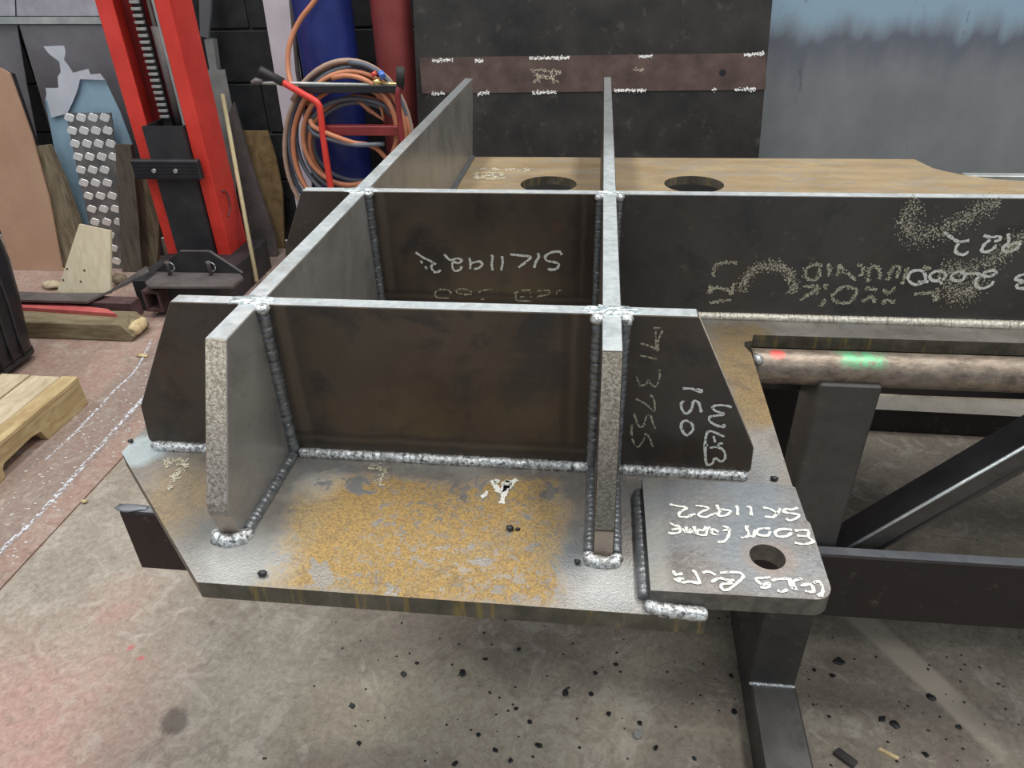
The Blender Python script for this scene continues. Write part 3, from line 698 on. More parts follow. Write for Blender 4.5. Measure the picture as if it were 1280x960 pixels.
# tab plate writing (upside down)
tabl = [
    [[(1040, 195), (1000, 210), (960, 205), (940, 225), (990, 235), (1050, 245), (1030, 270), (985, 285), (960, 270)], [(920, 200), (900, 235), (870, 262)], [(800, 195), (850, 205), (905, 240)], [(880, 265), (810, 258)],
     [(685, 190), (712, 195), (718, 250)], [(612, 180), (622, 200), (622, 250)],
     [(480, 175), (490, 205), (530, 210), (575, 220), (540, 250), (490, 250), (500, 215)],
     [(330, 180), (400, 190), (420, 205), (370, 225), (350, 250), (400, 262), (440, 245), (480, 235)], [(150, 172), (210, 185), (270, 195), (225, 225), (215, 255), (270, 262), (305, 245), (330, 240)]],
    [[(1020, 355), (1110, 355), (1115, 400), (1150, 430), (1090, 450), (1020, 440)], [(1035, 390), (1100, 395)], [(1000, 350), (930, 345), (885, 365), (900, 395), (960, 395), (1000, 370)],
     [(850, 340), (770, 345), (760, 380), (830, 390), (850, 360)], [(745, 350), (735, 400)], [(700, 330), (680, 330), (700, 390), (645, 405)], [(740, 400), (700, 390)],
     [(520, 325), (560, 340), (560, 390), (530, 430), (485, 435)], [(575, 345), (520, 355)], [(490, 365), (450, 345), (445, 375), (490, 385)], [(400, 325), (390, 355), (350, 350), (345, 380), (400, 385), (410, 350), (430, 330)],
     [(320, 325), (325, 375), (295, 345), (290, 375)], [(265, 325), (265, 370), (240, 340)], [(150, 300), (185, 320), (215, 325), (220, 365), (170, 375), (140, 370)], [(165, 350), (210, 340)]],
    [[(1205, 815), (1215, 760), (1190, 710), (1150, 720)], [(1180, 810), (1205, 790)], [(1090, 775), (1150, 780), (1130, 730), (1060, 740)], [(1070, 690), (1010, 710), (1030, 770)], [(985, 685), (990, 740), (1020, 760)], [(970, 690), (890, 695), (860, 705)], [(900, 770), (930, 780), (970, 765)],
     [(850, 680), (800, 685), (750, 690), (790, 730), (840, 720), (835, 750), (780, 750)],
     [(500, 650), (570, 645), (640, 650), (660, 680), (600, 735), (560, 765), (520, 765), (510, 730), (580, 720), (520, 690), (480, 690)], [(540, 700), (600, 700)], [(380, 650), (420, 640), (470, 665)], [(440, 715), (480, 690)],
     [(310, 630), (330, 650), (350, 690), (355, 720), (290, 710), (240, 715), (180, 690)], [(180, 635), (185, 660), (240, 655)], [(200, 690), (250, 690)]]]
for ln, lab, sd in zip(tabl, ('chalk line SK 11922 written upside down', 'chalk line BOLT FRAME written upside down', 'chalk line BASE CLIP written upside down'), (1, 2, 3)):
    strokes(F, PT, (810, 600), 5.565, ln, .0036, 'chalk', lab, (0, 0, 1), seed=sd)
# long web lettering
strokes(F, PYB, (1080, 240), 6.4, [
    [(640, 320), (730, 385), (760, 400), (735, 440), (735, 480), (780, 500), (820, 490), (820, 475)], [(760, 400), (840, 385)],
    [(955, 345), (1010, 360), (1080, 355), (1085, 380), (1040, 395)], [(1010, 380), (960, 420), (940, 470), (990, 475), (1045, 440), (1040, 425)],
    [(1150, 330), (1155, 400), (1120, 430), (1110, 465), (1160, 475), (1220, 450), (1245, 410), (1200, 410), (1140, 440)],
    [(480, 640), (440, 625), (380, 635), (350, 680), (375, 725), (430, 740), (490, 700), (480, 640)], [(430, 720), (515, 715)],
    [(640, 640), (580, 630), (525, 665), (545, 705), (610, 705), (655, 670), (640, 640)], [(600, 680), (620, 735)],
    [(800, 645), (750, 635), (695, 670), (720, 705), (780, 705), (805, 670), (795, 645)],
    [(810, 655), (890, 650), (940, 665), (1000, 675), (1055, 645), (1030, 625), (950, 645)], [(935, 670), (895, 700), (895, 745), (940, 770), (1010, 745), (1035, 710)],
    [(1280, 655), (1215, 680), (1220, 700), (1280, 715), (1230, 735), (1225, 765), (1290, 770)]], .0056, 'chalk', 'white chalk figures 922 and 2000 written upside down', (0, -1, 0), seed=9)
dusty(F, PYB, (1080, 240), 6.4, [
    [(440, 60), (370, 130), (330, 230), (340, 310), (420, 350), (540, 340), (680, 280), (820, 200), (960, 110), (1090, 80)],
    [(1290, 320), (1180, 440), (1050, 530), (950, 600)], [(600, 620), (760, 620), (920, 620)], [(720, 700), (690, 800), (780, 840), (880, 800), (880, 700)]], 0.03, 'speck', 'broad dusty cream letter marks', (0, -1, 0), size=0.0022, dens=1.3, seed=11)
dusty(F, PYB, (880, 310), 5.818, [
    [(270, 320), (290, 240), (340, 170), (420, 130), (520, 130), (600, 160), (650, 230), (640, 330)]], 0.017, 'speck', 'large dusty arch shaped letter', (0, -1, 0), size=0.0024, dens=2.0, seed=12)
dusty(F, PYB, (880, 310), 5.818, [
    [(240, 105), (150, 105), (85, 125), (68, 210)], [(210, 255), (200, 330), (160, 300), (60, 290), (40, 330)], [(40, 270), (50, 330)], [(40, 400), (120, 385), (195, 375)],
    [(860, 130), (800, 120), (740, 160), (750, 220), (820, 225), (840, 150)], [(905, 110), (915, 200)], [(970, 200), (985, 120), (1020, 180)], [(1040, 180), (1100, 235)], [(1115, 115), (1160, 150), (1130, 205)],
    [(1190, 245), (1210, 140), (1270, 145), (1275, 225)], [(1330, 235), (1370, 140), (1420, 140), (1400, 220)], [(1480, 140), (1440, 260)],
    [(720, 285), (830, 280), (700, 380)], [(800, 300), (830, 330)], [(880, 260), (885, 300)], [(880, 370), (845, 425)],
    [(940, 340), (990, 290), (1060, 280), (1110, 320), (1060, 390), (990, 400), (940, 370), (935, 330)],
    [(1170, 290), (1260, 300)], [(1150, 390), (1220, 350), (1240, 395)], [(1300, 300), (1340, 330), (1390, 280)], [(1290, 400), (1330, 380), (1385, 395)],
    [(1590, 140), (1650, 145)], [(1530, 325), (1600, 330), (1650, 320), (1690, 380), (1700, 290)]], 0.0062, 'speck', 'blotchy cream stencil letters, mirrored', (0, -1, 0), size=0.0026, dens=3.2, seed=13)
dusty(F, P0, (200, 560), 16, [
    [(130, 210), (180, 330), (150, 400)], [(230, 230), (420, 240), (550, 270)], [(330, 320), (440, 330), (540, 330)], [(350, 430), (500, 470)], [(220, 560), (340, 590), (240, 690)], [(280, 520), (400, 520)], [(140, 790), (250, 790)], [(130, 250), (130, 350)], [(480, 340), (540, 400)]], 0.008, 'speck', 'cream paint mark beside the left rib', (0, 0, 1), size=0.0032, dens=3.0, seed=14)
strokes(F, P0, (590, 580), 9.6, [
    [(240, 200), (280, 260), (320, 330), (370, 320), (400, 260), (430, 200), (410, 300), (380, 380), (355, 480)], [(310, 190), (280, 240)], [(350, 240), (480, 245)], [(440, 300), (490, 220), (540, 190)], [(120, 375), (155, 400)], [(150, 350), (190, 355)]], .0075, 'chalk', 'white chalk character at the front web foot', (0, 0, 1), seed=15)
dusty(F, P0, (320, 540), 3.048, [[(430, 135), (490, 140), (475, 170), (465, 205)]], 0.012, 'speck', 'smudged chalk mark at the front web foot', (0, 0, 1), size=0.0025, dens=2.0, seed=16)
dusty(F, P0, (580, 190), 8.533, [
    [(180, 180), (240, 180)], [(310, 170), (350, 195), (400, 190)], [(150, 215), (120, 250), (150, 290), (190, 260), (230, 290)], [(190, 225), (300, 225), (400, 230), (390, 260)], [(230, 250), (300, 255), (350, 290), (430, 275)], [(240, 285), (330, 295)], [(460, 180), (480, 205)], [(510, 175), (545, 195)], [(570, 205), (610, 205)], [(640, 185), (680, 185), (655, 215)]], 0.016, 'speck', 'small cream lettering at the rear corner', (0, 0, 1), size=0.006, dens=3.0, seed=17)

# ================================================================= TRESTLE
T = root('steel_trestle', (.458, .38, ZF), 'dark box section trestle with diagonal brace carrying the steelwork', 'trestle')
tag(link('leg', box(.404, .512, .332, .437, -.9, -.044, .004), 'tube', T), 'front leg')
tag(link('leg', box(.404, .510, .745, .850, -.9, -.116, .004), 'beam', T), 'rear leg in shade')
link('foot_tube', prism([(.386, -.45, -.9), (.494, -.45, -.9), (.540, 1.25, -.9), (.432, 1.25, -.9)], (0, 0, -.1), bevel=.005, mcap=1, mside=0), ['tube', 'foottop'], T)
weld('weld', [(.404, .330, -.898), (.512, .330, -.898)], .005, T, .012, 'bright weld where the leg meets its foot', 31)
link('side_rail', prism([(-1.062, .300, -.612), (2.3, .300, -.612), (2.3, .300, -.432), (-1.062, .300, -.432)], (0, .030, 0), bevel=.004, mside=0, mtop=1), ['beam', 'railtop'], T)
link('rail_end_burr', lump((-1.04, .316, -.432), .024, 4, 2, (1.6, .6, .16), .25), 'railtop', T)
link('top_rail', box(-.30, 2.3, .440, .540, -.128, -.0265, .004), 'beam', T)
link('diagonal_brace', prism([(.513, .345, -.482), (.845, .345, -.118), (.925, .345, -.118), (.513, .345, -.562)], (0, .075, 0), bevel=.004, mside=1), ['tube', 'carriage'], T)  # black sides put the dark reflection on the brace into its colour
link('bright_corner', tube([(.516, .3455, -.480), (.842, .3455, -.122)], .0035, 8), 'ground', T)  # thin bright strip laid along the brace's upper front corner
link('seam', tube([(.54, .3445, -.514), (.88, .3445, -.142)], .002, 6), 'beam', T)
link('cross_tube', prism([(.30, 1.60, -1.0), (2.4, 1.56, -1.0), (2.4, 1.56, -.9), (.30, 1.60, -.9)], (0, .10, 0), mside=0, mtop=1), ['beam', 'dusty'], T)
link('foot_tube', box(.432 + .02, .54 + .02, 1.25, 1.60, -1.0, -.9, .005), 'tube', T)
dusty(T, lambda x, y: at_y(x, y, .745), (920, 400), 9.14, [[(470, 700), (500, 670), (520, 720), (460, 800)], [(550, 680), (555, 740)], [(720, 680), (740, 730), (680, 790)], [(800, 700), (835, 690)]], 0.009, 'speck', 'smudged chalk on the rear leg', (0, -1, 0), size=0.004, dens=0.4, seed=19)

# ================================================================= LEANING SHEETS
def lean(name, px, y0, k, th, mats, label=None, cat=None, group=None, parent=None, drop=(), bevel=0.0, zmin=None, link_it=True, inset=0.0):
    """outline traced on the plane y = y0 + k (z - floor), clamped to the floor, extruded away from the camera"""
    N = Vector((0, -1, k)).normalized(); P = Vector((0, y0, ZF)); out = []
    for q in px:
        if q[0] == 'D':       # straight down to the floor from the previous point, moved q[1] in x
            a = out[-1]; out.append(Vector((a.x + q[1], y0, ZF)))
        elif q[0] == '0':
            out.append(Vector((out[0].x, y0, ZF)))
        elif q[0] == 'X':     # floor point at world x
            out.append(Vector((q[1], y0, ZF)))
        else:
            a = at_p(q[0], q[1], P, N)
            if a.z < ZF: a = Vector((a.x, y0, ZF))
            out.append(a)
    out = [p + N * inset for p in out]
    bm = prism(out, N * -th, bevel=bevel, mside=(1 if isinstance(mats, list) and len(mats) > 1 else 0))
    mz = min(v.co.z for v in bm.verts)
    if mz < ZF:
        for v in bm.verts: v.co.z += ZF - mz
    o = link(name, bm, mats, parent)
    if label: tag(o, label, cat, group)
    return o
# big plates on the right
dp = root('steel_plate', (0, 2.9, ZF), 'tall black steel plate with brown rust band leaning behind the steelwork', 'plate')
K = .12
lean('sheet', [(514, -60), (971, -60), (948, 197), ('D', 0.03), ('X', -.97)], 2.9, K, .012, ['bigdark', 'rustband'], parent=dp)
bx_ = lean('flat_bar', [(524, 72), (958, 66), (957, 112), (528, 117)], 2.9, K, .004, ['rustband'], parent=dp, inset=.0042)
NP = Vector((0, -1, K)).normalized()
def onp(x, y, d=.006): return at_p(x, y, Vector((0, 2.9, ZF)), NP) + NP * d
dusty(dp, lambda x, y: onp(x, y, .0045), (0, 0), 1, [[a, b] for a, b in (((541, 76), (566, 75)), ((594, 76), (604, 76)), ((662, 73), (712, 72)), ((798, 71), (815, 70)), ((930, 69), (955, 67)), ((540, 117), (556, 117)), ((597, 117), (612, 116)), ((665, 116), (695, 115)), ((768, 113), (808, 113)), ((890, 112), (895, 112)), ((918, 112), (945, 111)))], .012, 'bright_speck', 'chipped white weld scars along the band edges', (0, -1, .12), size=.006, dens=4.5, seed=44)
link('bolt_hole', tube([onp(903, 91, .002), onp(903, 91, .0045)], .016, 20), 'black', dp)
dusty(dp, lambda x, y: onp(x, y, .0045), (520, 0), 2.909, [[(415, 255), (530, 260)], [(430, 270), (480, 285), (525, 262)], [(425, 300), (470, 275), (520, 300)], [(440, 262), (450, 300)], [(490, 260), (500, 305)], [(790, 255), (830, 252)]], 0.012, 'speck', 'faint cream stamp on the rust band', (0, -1, .12), size=0.005, dens=1.5, seed=21)
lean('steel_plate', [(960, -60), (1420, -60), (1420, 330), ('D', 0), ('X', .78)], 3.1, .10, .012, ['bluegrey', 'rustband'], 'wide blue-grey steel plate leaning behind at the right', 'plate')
# thin bright section standing behind the work at right
link_t = link('angle_bar', box(1.28, 2.6, 1.86, 1.90, ZF, at_y(1250, 220, 1.86).z, .002), 'zinc'); tag(link_t, 'pale steel section edge showing just behind the rear plate', 'bar')

# left sheets
KS = .07
lean('metal_sheet', [(-80, 31), (21, 31), (34, 110), (50, 192), ('D', 0), ('0',)], 3.22, KS, .006, ['sheet'], 'grey metal sheet at far left with a dark lower half', 'sheet')
lean('metal_sheet', [(24, 31), (127, 31), (152, 110), (166, 160), ('D', 0.0), ('0',)], 3.20, KS, .006, ['sheet'], 'grey-brown metal sheet behind the blue sheet', 'sheet')
rl = lean('flat_rail', [(-80, 21), (124, 21), (127, 30), (-80, 30)], 3.19, KS, .02, ['zinc'])
rl.name = 'flat_rail'; tag(rl, 'blue-grey flat rail running across the tall sheets', 'rail')
lean('metal_sheet', [(-80, -60), (16, -60), (19, 20), (-80, 20)], 3.235, KS, .006, ['lav'], 'pale lavender sheet above the rail at far left', 'sheet')
lean('metal_sheet', [(18, -60), (112, -60), (124, 20), (21, 20)], 3.23, KS, .006, ['lav'], 'pale lavender sheet above the rail beside the red post', 'sheet')
lean('metal_sheet', [(10, 90), (18, 92), (46, 175), (60, 250), ('D', 0), ('0',)], 3.14, KS, .006, ['carriage'], 'dark narrow sheet between the brown board and grey sheets', 'sheet')
lean('blue_sheet', [(56, 124), (100, 99), (130, 98), (150, 140), (166, 183), (176, 240), (190, 345), (100, 345), (86, 280)], 3.06, KS, .006, ['blue'], 'pale blue metal sheet partly stripped of its film', 'sheet')
lean('protective_film', [(54, 58), (80, 57), (82, 66), (80, 75), (86, 83), (91, 91), (110, 86), (113, 93), (125, 92), (131, 100), (100, 99), (97, 112), (92, 125), (84, 142), (64, 147), (59, 126), (57, 123), (58, 118), (57, 110), (73, 110), (72, 96), (76, 90), (74, 77), (62, 68)], 3.04, KS, .003, ['film'], 'torn milky film peeling off the blue sheet', 'film')
# chequer plate
cp = root('chequer_plate', (-2.55, 2.98, ZF), 'silver chequer plate with raised treads leaning on the blue sheet', 'plate')
CP = [(82, 141), (139, 141), (145, 195), (150, 255), (157, 350), (120, 350), (112, 283), (96, 210)]
lean('sheet', CP, 2.98, KS, .005, ['chequer'], parent=cp)
NC = Vector((0, -1, KS)).normalized(); PC = Vector((0, 2.98, ZF)); tread = None
def inside(x, y):
    L = 82 + (y - 141) * 0.205; R = 139 + (y - 141) * 0.088
    return L + 2 < x < R - 1 and 142 < y < 350
tv = []
for r_ in range(13):
    for c_ in range(-4, 6):
        X = 87 + 14.8 * c_ + 3.6 * r_ + (0.4 * r_ if r_ > 5 else 0); Y = 147 + 16.3 * r_
        if inside(X, Y): tv.append((X, Y))
for X, Y in tv:
    c = at_p(X, Y, PC, NC)
    if tread is None:
        d = Vector((.25, 0, 1)).normalized(); e = Vector((1, 0, -.15)).normalized(); d = d - NC * d.dot(NC); e = e - NC * e.dot(NC)
        k_ = .031
        pts = [c + (e * a + d * b) * k_ for a, b in ((-1, -.25), (-.75, -.55), (.45, -.75), (.75, -.5), (1, .25), (.75, .55), (-.45, .75), (-.75, .5))]
        tread = link('raised_tread', prism(pts, NC * .004, bevel=.001, mside=0), 'trail', cp); tr0 = c
    else:
        o = bpy.data.objects.new('raised_tread', tread.data); COL.objects.link(o); o.parent = cp; o.location = c - tr0
lean('brown_board', [(-80, 60), (2, 86), (12, 92), (40, 170), (62, 250), (78, 335), ('D', 0.02), ('0',)], 2.92, KS, .010, ['cardboard'], 'large tan-brown board leaning at the far left', 'board')
lean('timber_plank', [(40, 184), (60, 182), (80, 228), (98, 278), (112, 345), (84, 345)], 2.94, KS, .035, ['oldwood'], 'weathered grey plank leaning between brown board and blue sheet', 'plank')
lean('timber_plank', [(144, 181), (163, 182), (166, 200), (173, 270), (182, 358), (158, 358)], 2.93, KS, .03, ['darkwood'], 'dark dusty board right of the chequer plate', 'plank')
lean('timber_plank', [(164, 203), (196, 215), (199, 290), (202, 358), (172, 358)], 3.02, KS, .03, ['oldwood'], 'narrow brown board just left of the red post', 'plank')
pw = root('plywood_offcut', (-2.45, 2.34, -.86), 'pale cut plywood offcut with four nail holes standing on the base plate', 'wood')
lean('panel', [(99, 280), (138, 288.5), (138, 367), (104, 367), (71, 365)], 2.30, .25, .014, ['ply'], parent=pw)
for x, y in ((84, 336), (105.5, 338), (79, 350), (101, 352)):
    n_ = Vector((0, -1, .25)).normalized(); c = at_p(x, y, Vector((0, 2.30, ZF)), n_)
    link('nail_hole', tube([c + n_ * .0005, c + n_ * .0015], .006, 8), 'darkwood', pw)
# between post and trolley
lean('chipboard_panel', [(298, 164), (334, 164), (345, 200), (353, 240), (357, 320), ('D', 0), ('0',)], 3.36, .04, .018, ['osb'], 'brown chipboard panel against the black wall', 'board')
lean('timber_plank', [(283, 150), (292, 128), (312, 200), (345, 300), (350, 345), ('D', 0), ('0',)], 3.22, .10, .02, ['greymetal'], 'dusty grey-violet board leaning right of the red post', 'board')
lean('galvanised_sheet', [(258, 87), (281, 87), (287, 118), (297, 165), (295, 240), ('D', 0), ('0',)], 3.30, .08, .004, ['zinc'], 'grey metal panel half hidden behind the red post', 'panel')
lean('trunking_cover', [(255, 49), (266, 49), (271, 87), (262, 87)], 3.40, .02, .05, ['zinc'], 'small pale trunking cover above the grey metal panel', 'panel')
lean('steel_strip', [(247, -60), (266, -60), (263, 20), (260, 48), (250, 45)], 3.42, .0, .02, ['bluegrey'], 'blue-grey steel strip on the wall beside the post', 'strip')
st = at_p(278, 118, Vector((0, 3.12, ZF)), Vector((0, -1, .12)).normalized()); sb = at_p(321, 352, Vector((0, 2.75, ZF)), Vector((0, -1, .08)).normalized())
tag(link('wooden_stick', tube([st, sb + (sb - st).normalized() * .12 if sb.z > ZF + .14 else sb], .012, 8), 'stick'), 'long pale wooden stick leaning beside the red post', 'stick')
lean('white_board', [(325, -20), (360, -20), (372, 70), (385, 165), (390, 240), ('D', 0), ('0',)], 3.38, .05, .012, ['white'], 'lilac-white board leaning on the wall behind the hoses', 'board')
tag(link('wall_pipe', tube([at_y(363, -60, 3.34), at_y(364, 0, 3.34), at_y(372, 90, 3.34), Vector((at_y(372, 90, 3.34).x, 3.34, ZF))], .012, 10), 'greymetal'), 'thin grey upright pipe behind the blue cylinder', 'pipe')

# ================================================================= RED POST
YP = 2.80
RP = root('lift_post', (-2.24, 2.9, ZF), 'tall red steel lift post with black carriage and toothed rack', 'post')
xl0, xl1, xr0, xr1 = -2.420, -2.334, -2.122, -2.046
bm = bmesh.new(); pr = [(xl0, YP), (xl1, YP), (xl1, YP + .012), (xl0 + .014, YP + .012), (xl0 + .014, 3.005), (xr1 - .014, 3.005), (xr1 - .014, YP + .012), (xr0, YP + .012), (xr0, YP), (xr1, YP), (xr1, 3.02), (xl0, 3.02)]
link('channel', prism([(x, y, -.97) for x, y in pr], (0, 0, 2.6), bevel=.003, mside=0, mcap=0), 'red', RP)
link('back_liner', box(xl0 + .016, xr1 - .016, 2.985, 3.003, -.9, 1.6), 'maroon', RP)
link('rack', box(-2.292, -2.246, 2.89, 2.91, -.15, 1.0), 'carriage', RP)
t0 = None; zz = -.10
while zz < .62:
    if t0 is None: t0 = link('rack_tooth', box(-2.294, -2.244, 2.872, 2.89, zz, zz + .014, .002), 'zinc', RP); zt = zz
    else:
        o = bpy.data.objects.new('rack_tooth', t0.data); COL.objects.link(o); o.parent = RP; o.location = (0, 0, zz - zt)
    zz += .0295
link('ram_cylinder', tube([(-2.196, 2.90, -.16), (-2.196, 2.90, .33)], .030, 20), 'greymetal', RP)
link('ram_rod', tube([(-2.205, 2.90, .33), (-2.205, 2.90, .9)], .012, 12), 'zinc', RP)
link('guide_strip', box(-2.142, -2.130, 2.815, 2.83, -.16, 1.0), 'zinc', RP)
car = bmesh.new(); x0, x1, y0_, y1_ = -2.346, -2.128, 2.775, 2.98
cp_ = [(x0, y0_), (x1, y0_), (x1, y1_), (x0, y1_)]; cin = [(x0 + .012, y0_ + .012), (x1 - .012, y0_ + .012), (x1 - .012, y1_ - .012), (x0 + .012, y1_ - .012)]
link('carriage', prism([(x, y, -.82) for x, y in cp_], (0, 0, .70), holes=[[(x, y, -.82) for x, y in cin]], mside=0, mhole=0), 'carriage', RP)
cb = link('clamp_bar', box(-2.440, -2.070, 2.735, 2.774, -.382, -.282, .004), 'carriage', RP)
for i in range(5): link('bar_groove', box(-2.436, -2.074, 2.7325, 2.736, -.372 + i * .018, -.366 + i * .018), 'black', cb)
for x in (-2.318, -2.198): link('bolt', tube([(x, 2.725, -.335), (x, 2.740, -.335)], .011, 12), 'zinc', cb)
# scuffs, hook on the side
link('cable_hook', tube(spline([(-2.043, 2.86, -.48), (-2.035, 2.90, -.50), (-2.035, 2.90, -.58), (-2.040, 2.86, -.62)], 6), .004, 6), 'dirty_maroon', RP)
# base
ZB = -.80
bpx = [(181, 352.5), (197, 340), (299, 341), (304, 346), (291, 357), (185, 357)]
base_pts = [at_z(x, y, ZB) for x, y in bpx]
yb_ = sum(p.y for p in (base_pts[1], base_pts[2])) / 2
lb = link('foot_plate', prism(base_pts, (0, 0, -.018), bevel=.003, mside=0), 'greymetal', RP)
gp = [at_y(x, y, yb_) for x, y in ((193, 340), (224, 314), (261, 314), (303, 341))]
gp[0].z = gp[3].z = ZB
link('stiffener', prism(gp, (0, .018, 0), bevel=.002, mside=1), ['carriage', 'greymetal'], RP)
inn = [at_y(x, y, yb_) + Vector((0, -.002, 0)) for x, y in ((199, 339), (227, 318), (259, 318), (296, 339))]
for x in (213, 264):
    p = at_z(x, 344, ZB); link('locking_pin', tube([p, p + Vector((0, 0, .06)), p + Vector((.002, 0, .075))], [.010, .010, .014], 10), 'greymetal', RP)
    pts = [p + Vector((.02 * math.cos(a) + .012, .004, .045 + .024 * math.sin(a))) for a in [k * math.pi / 6 for k in range(13)]]
    link('pin_ring', tube(pts, .003, 6), 'zinc', RP)
link('column_foot_shade', box(-2.42, -1.94, yb_ - .07, 3.05, -1.0, -.822, .004), 'carriage', RP)  # column foot, wide and black to stand for shade under the foot plate
# hollow arm end
a0 = at_y(176, 364, 2.34); a1 = at_y(203, 390, 2.34); t_ = .014
x0, x1, zt_, zb_ = a0.x, a1.x + .01, a0.z, max(a1.z, -.965)
link('arm_tube', prism([(x0, 2.34, zb_), (x1, 2.34, zb_), (x1, 2.34, zt_), (x0, 2.34, zt_)], (0, .32, 0), holes=[[(x0 + t_, 2.34, zb_ + t_), (x1 - t_, 2.34, zb_ + t_), (x1 - t_, 2.34, zt_ - t_), (x0 + t_, 2.34, zt_ - t_)]], mside=0, mhole=0), 'dirty_maroon', RP)
link('arm_tube', box(-3.2, x0 - .01, 2.25, 2.33, -.965, -.872, .004), 'dirty_maroon', RP)
aw = [at_z(x, y, -.855) for x, y in ((-60, 360), (60, 366), (132, 366), (186, 343), (190, 350), (108, 377), (-60, 372))]
link('sloping_arm', prism([Vector((p.x, p.y, -.855 + (.05 if i in (3, 4) else 0))) for i, p in enumerate(aw)], (0, 0, -.012), mside=0), 'greymetal', RP)
rp_ = root('red_runner', (-2.5, 2.25, -.9), 'low red painted strip lying on the timber baulk', 'strip')
zr = -.885
r4 = [at_z(x, y, zr) for x, y in ((-60, 368), (44, 375), (134, 386), (142, 384), (150, 388), (145, 392), (44, 385), (-60, 380))]
link('strip', prism([r4[0], r4[1], r4[2], r4[5], r4[6], r4[7]], (0, 0, -.02), mside=0), 'redpaint', rp_)
# timber baulk
TB = root('timber_baulk', (-2.6, 2.16, ZF), 'heavy weathered timber baulk with a splintered end on the floor', 'timber')
link('beam', prism([(-3.4, 2.08, -1), (-2.27, 2.08, -1), (-2.245, 2.08, -.97), (-2.30, 2.08, -.905), (-3.4, 2.08, -.905)], (0, .15, 0), bevel=.006, mside=0), 'oldwood_x', TB)
link('split_end', lump((-2.262, 2.155, -.95), .045, 9, 2, (.7, 1.5, .85), .22), 'splinter', TB)
for i, (x, y) in enumerate(((178, 446), (106, 629))):
    p = at_z(x, y, ZF); 
    o = link('wood_splinter', lump(p + Vector((0, 0, .008)), .03, 40 + i, 1, (1.2, .5, .25) if i == 0 else (.4, .3, .25), .2), 'splinter')
    tag(o, 'pale wood splinter lying beyond the white lines' if i == 0 else 'tiny pale wood chip beside the floor joint', 'wood chip')
tag(link('timber_scrap', lump(at_z(66, 356, -.98), .045, 50, 2, (1.5, .8, .5), .3), 'paletop'), 'crumpled beige scrap beside the plywood offcut', 'scrap')
tag(link('timber_scrap', lump(at_z(150, 350, -.97), .045, 51, 2, (.9, .8, .8), .3), 'oldwood'), 'broken brown wood lump right of the plywood offcut', 'scrap')

# ================================================================= TROLLEY, CYLINDERS, HOSES
def gas(cx, cy, r, mat, label, cap):
    g = root('gas_cylinder', (cx, cy, ZF), label, 'gas cylinder')
    pf = [(r * .9, ZF), (r, ZF + .03), (r, .72)] + [(r * math.cos(a), .72 + r * 1.1 * math.sin(a)) for a in [k * math.pi / 16 for k in range(1, 7)]]
    link('body', lathe(cx, cy, pf, 40), mat, g)
    zt = pf[-1][1]; link('valve', lathe(cx, cy, [(.035, zt - .02), (.035, zt + .05), (.02, zt + .06), (.02, zt + .12)], 16), 'brass', g)
    return g
gas(-1.43, 3.16, .150, 'bluecyl', 'dark blue gas cylinder behind the coiled hoses', 1)
gas(-1.075, 3.16, .102, 'redcyl', 'dull maroon gas cylinder beside the black plate', 1)
TR = root('cylinder_trolley', (-1.3, 2.85, ZF), 'red tubular gas cylinder trolley with black handle grips', 'trolley')
YT = 2.78
def ty(x, y, d=0): return at_y(x, y, YT + d)
f1 = ty(412, 225)
link('handle_tube', tube(spline([ty(352, 102), ty(378, 117), ty(397, 129), ty(401, 145), ty(404, 170), ty(412, 225), Vector((f1.x, YT + .02, -.95))], 5), .0165, 12), 'red', TR)
f2 = ty(502, 172)
link('handle_tube', tube([ty(500, 104), ty(497, 118), ty(498, 135), f2, Vector((f2.x, YT + .02, -.95))], .0145, 12), 'maroon', TR)
link('grip', tube([ty(325, 87.5), ty(330, 90), ty(354, 103)], .020, 14), 'rubber', TR)
link('grip', tube([ty(500.5, 85, -.02), ty(500.5, 106)], .020, 14), 'rubber', TR)
for a, b in (((324.2, 87), (325, 87.5)),): link('grip_bore', tube([ty(323.8, 86.6), ty(324.6, 87.2)], .008, 8), 'black', TR)
p, q_ = ty(404, 158, .02), ty(501, 170, .02)
link('cross_channel', box(p.x, q_.x, YT + .02, YT + .07, q_.z, p.z + .0, .003), 'maroon', TR)
p, q_ = ty(372, 107, .03), ty(500, 119, .03)
link('tool_shelf', box(p.x, q_.x, YT + .03, YT + .12, q_.z + .01, p.z, .003), 'black', TR)
link('foot_tray', box(-1.62, -.93, YT + .03, 3.32, -.985, -.965, .003), 'maroon', TR)
for x in (-1.66, -.90):
    link('wheel', tube([(x - .02, 3.25, -.90), (x + .02, 3.25, -.90)], .10, 24), 'rubber', TR)
link('axle', tube([(-1.66, 3.25, -.90), (-.90, 3.25, -.90)], .012, 8), 'greymetal', TR)
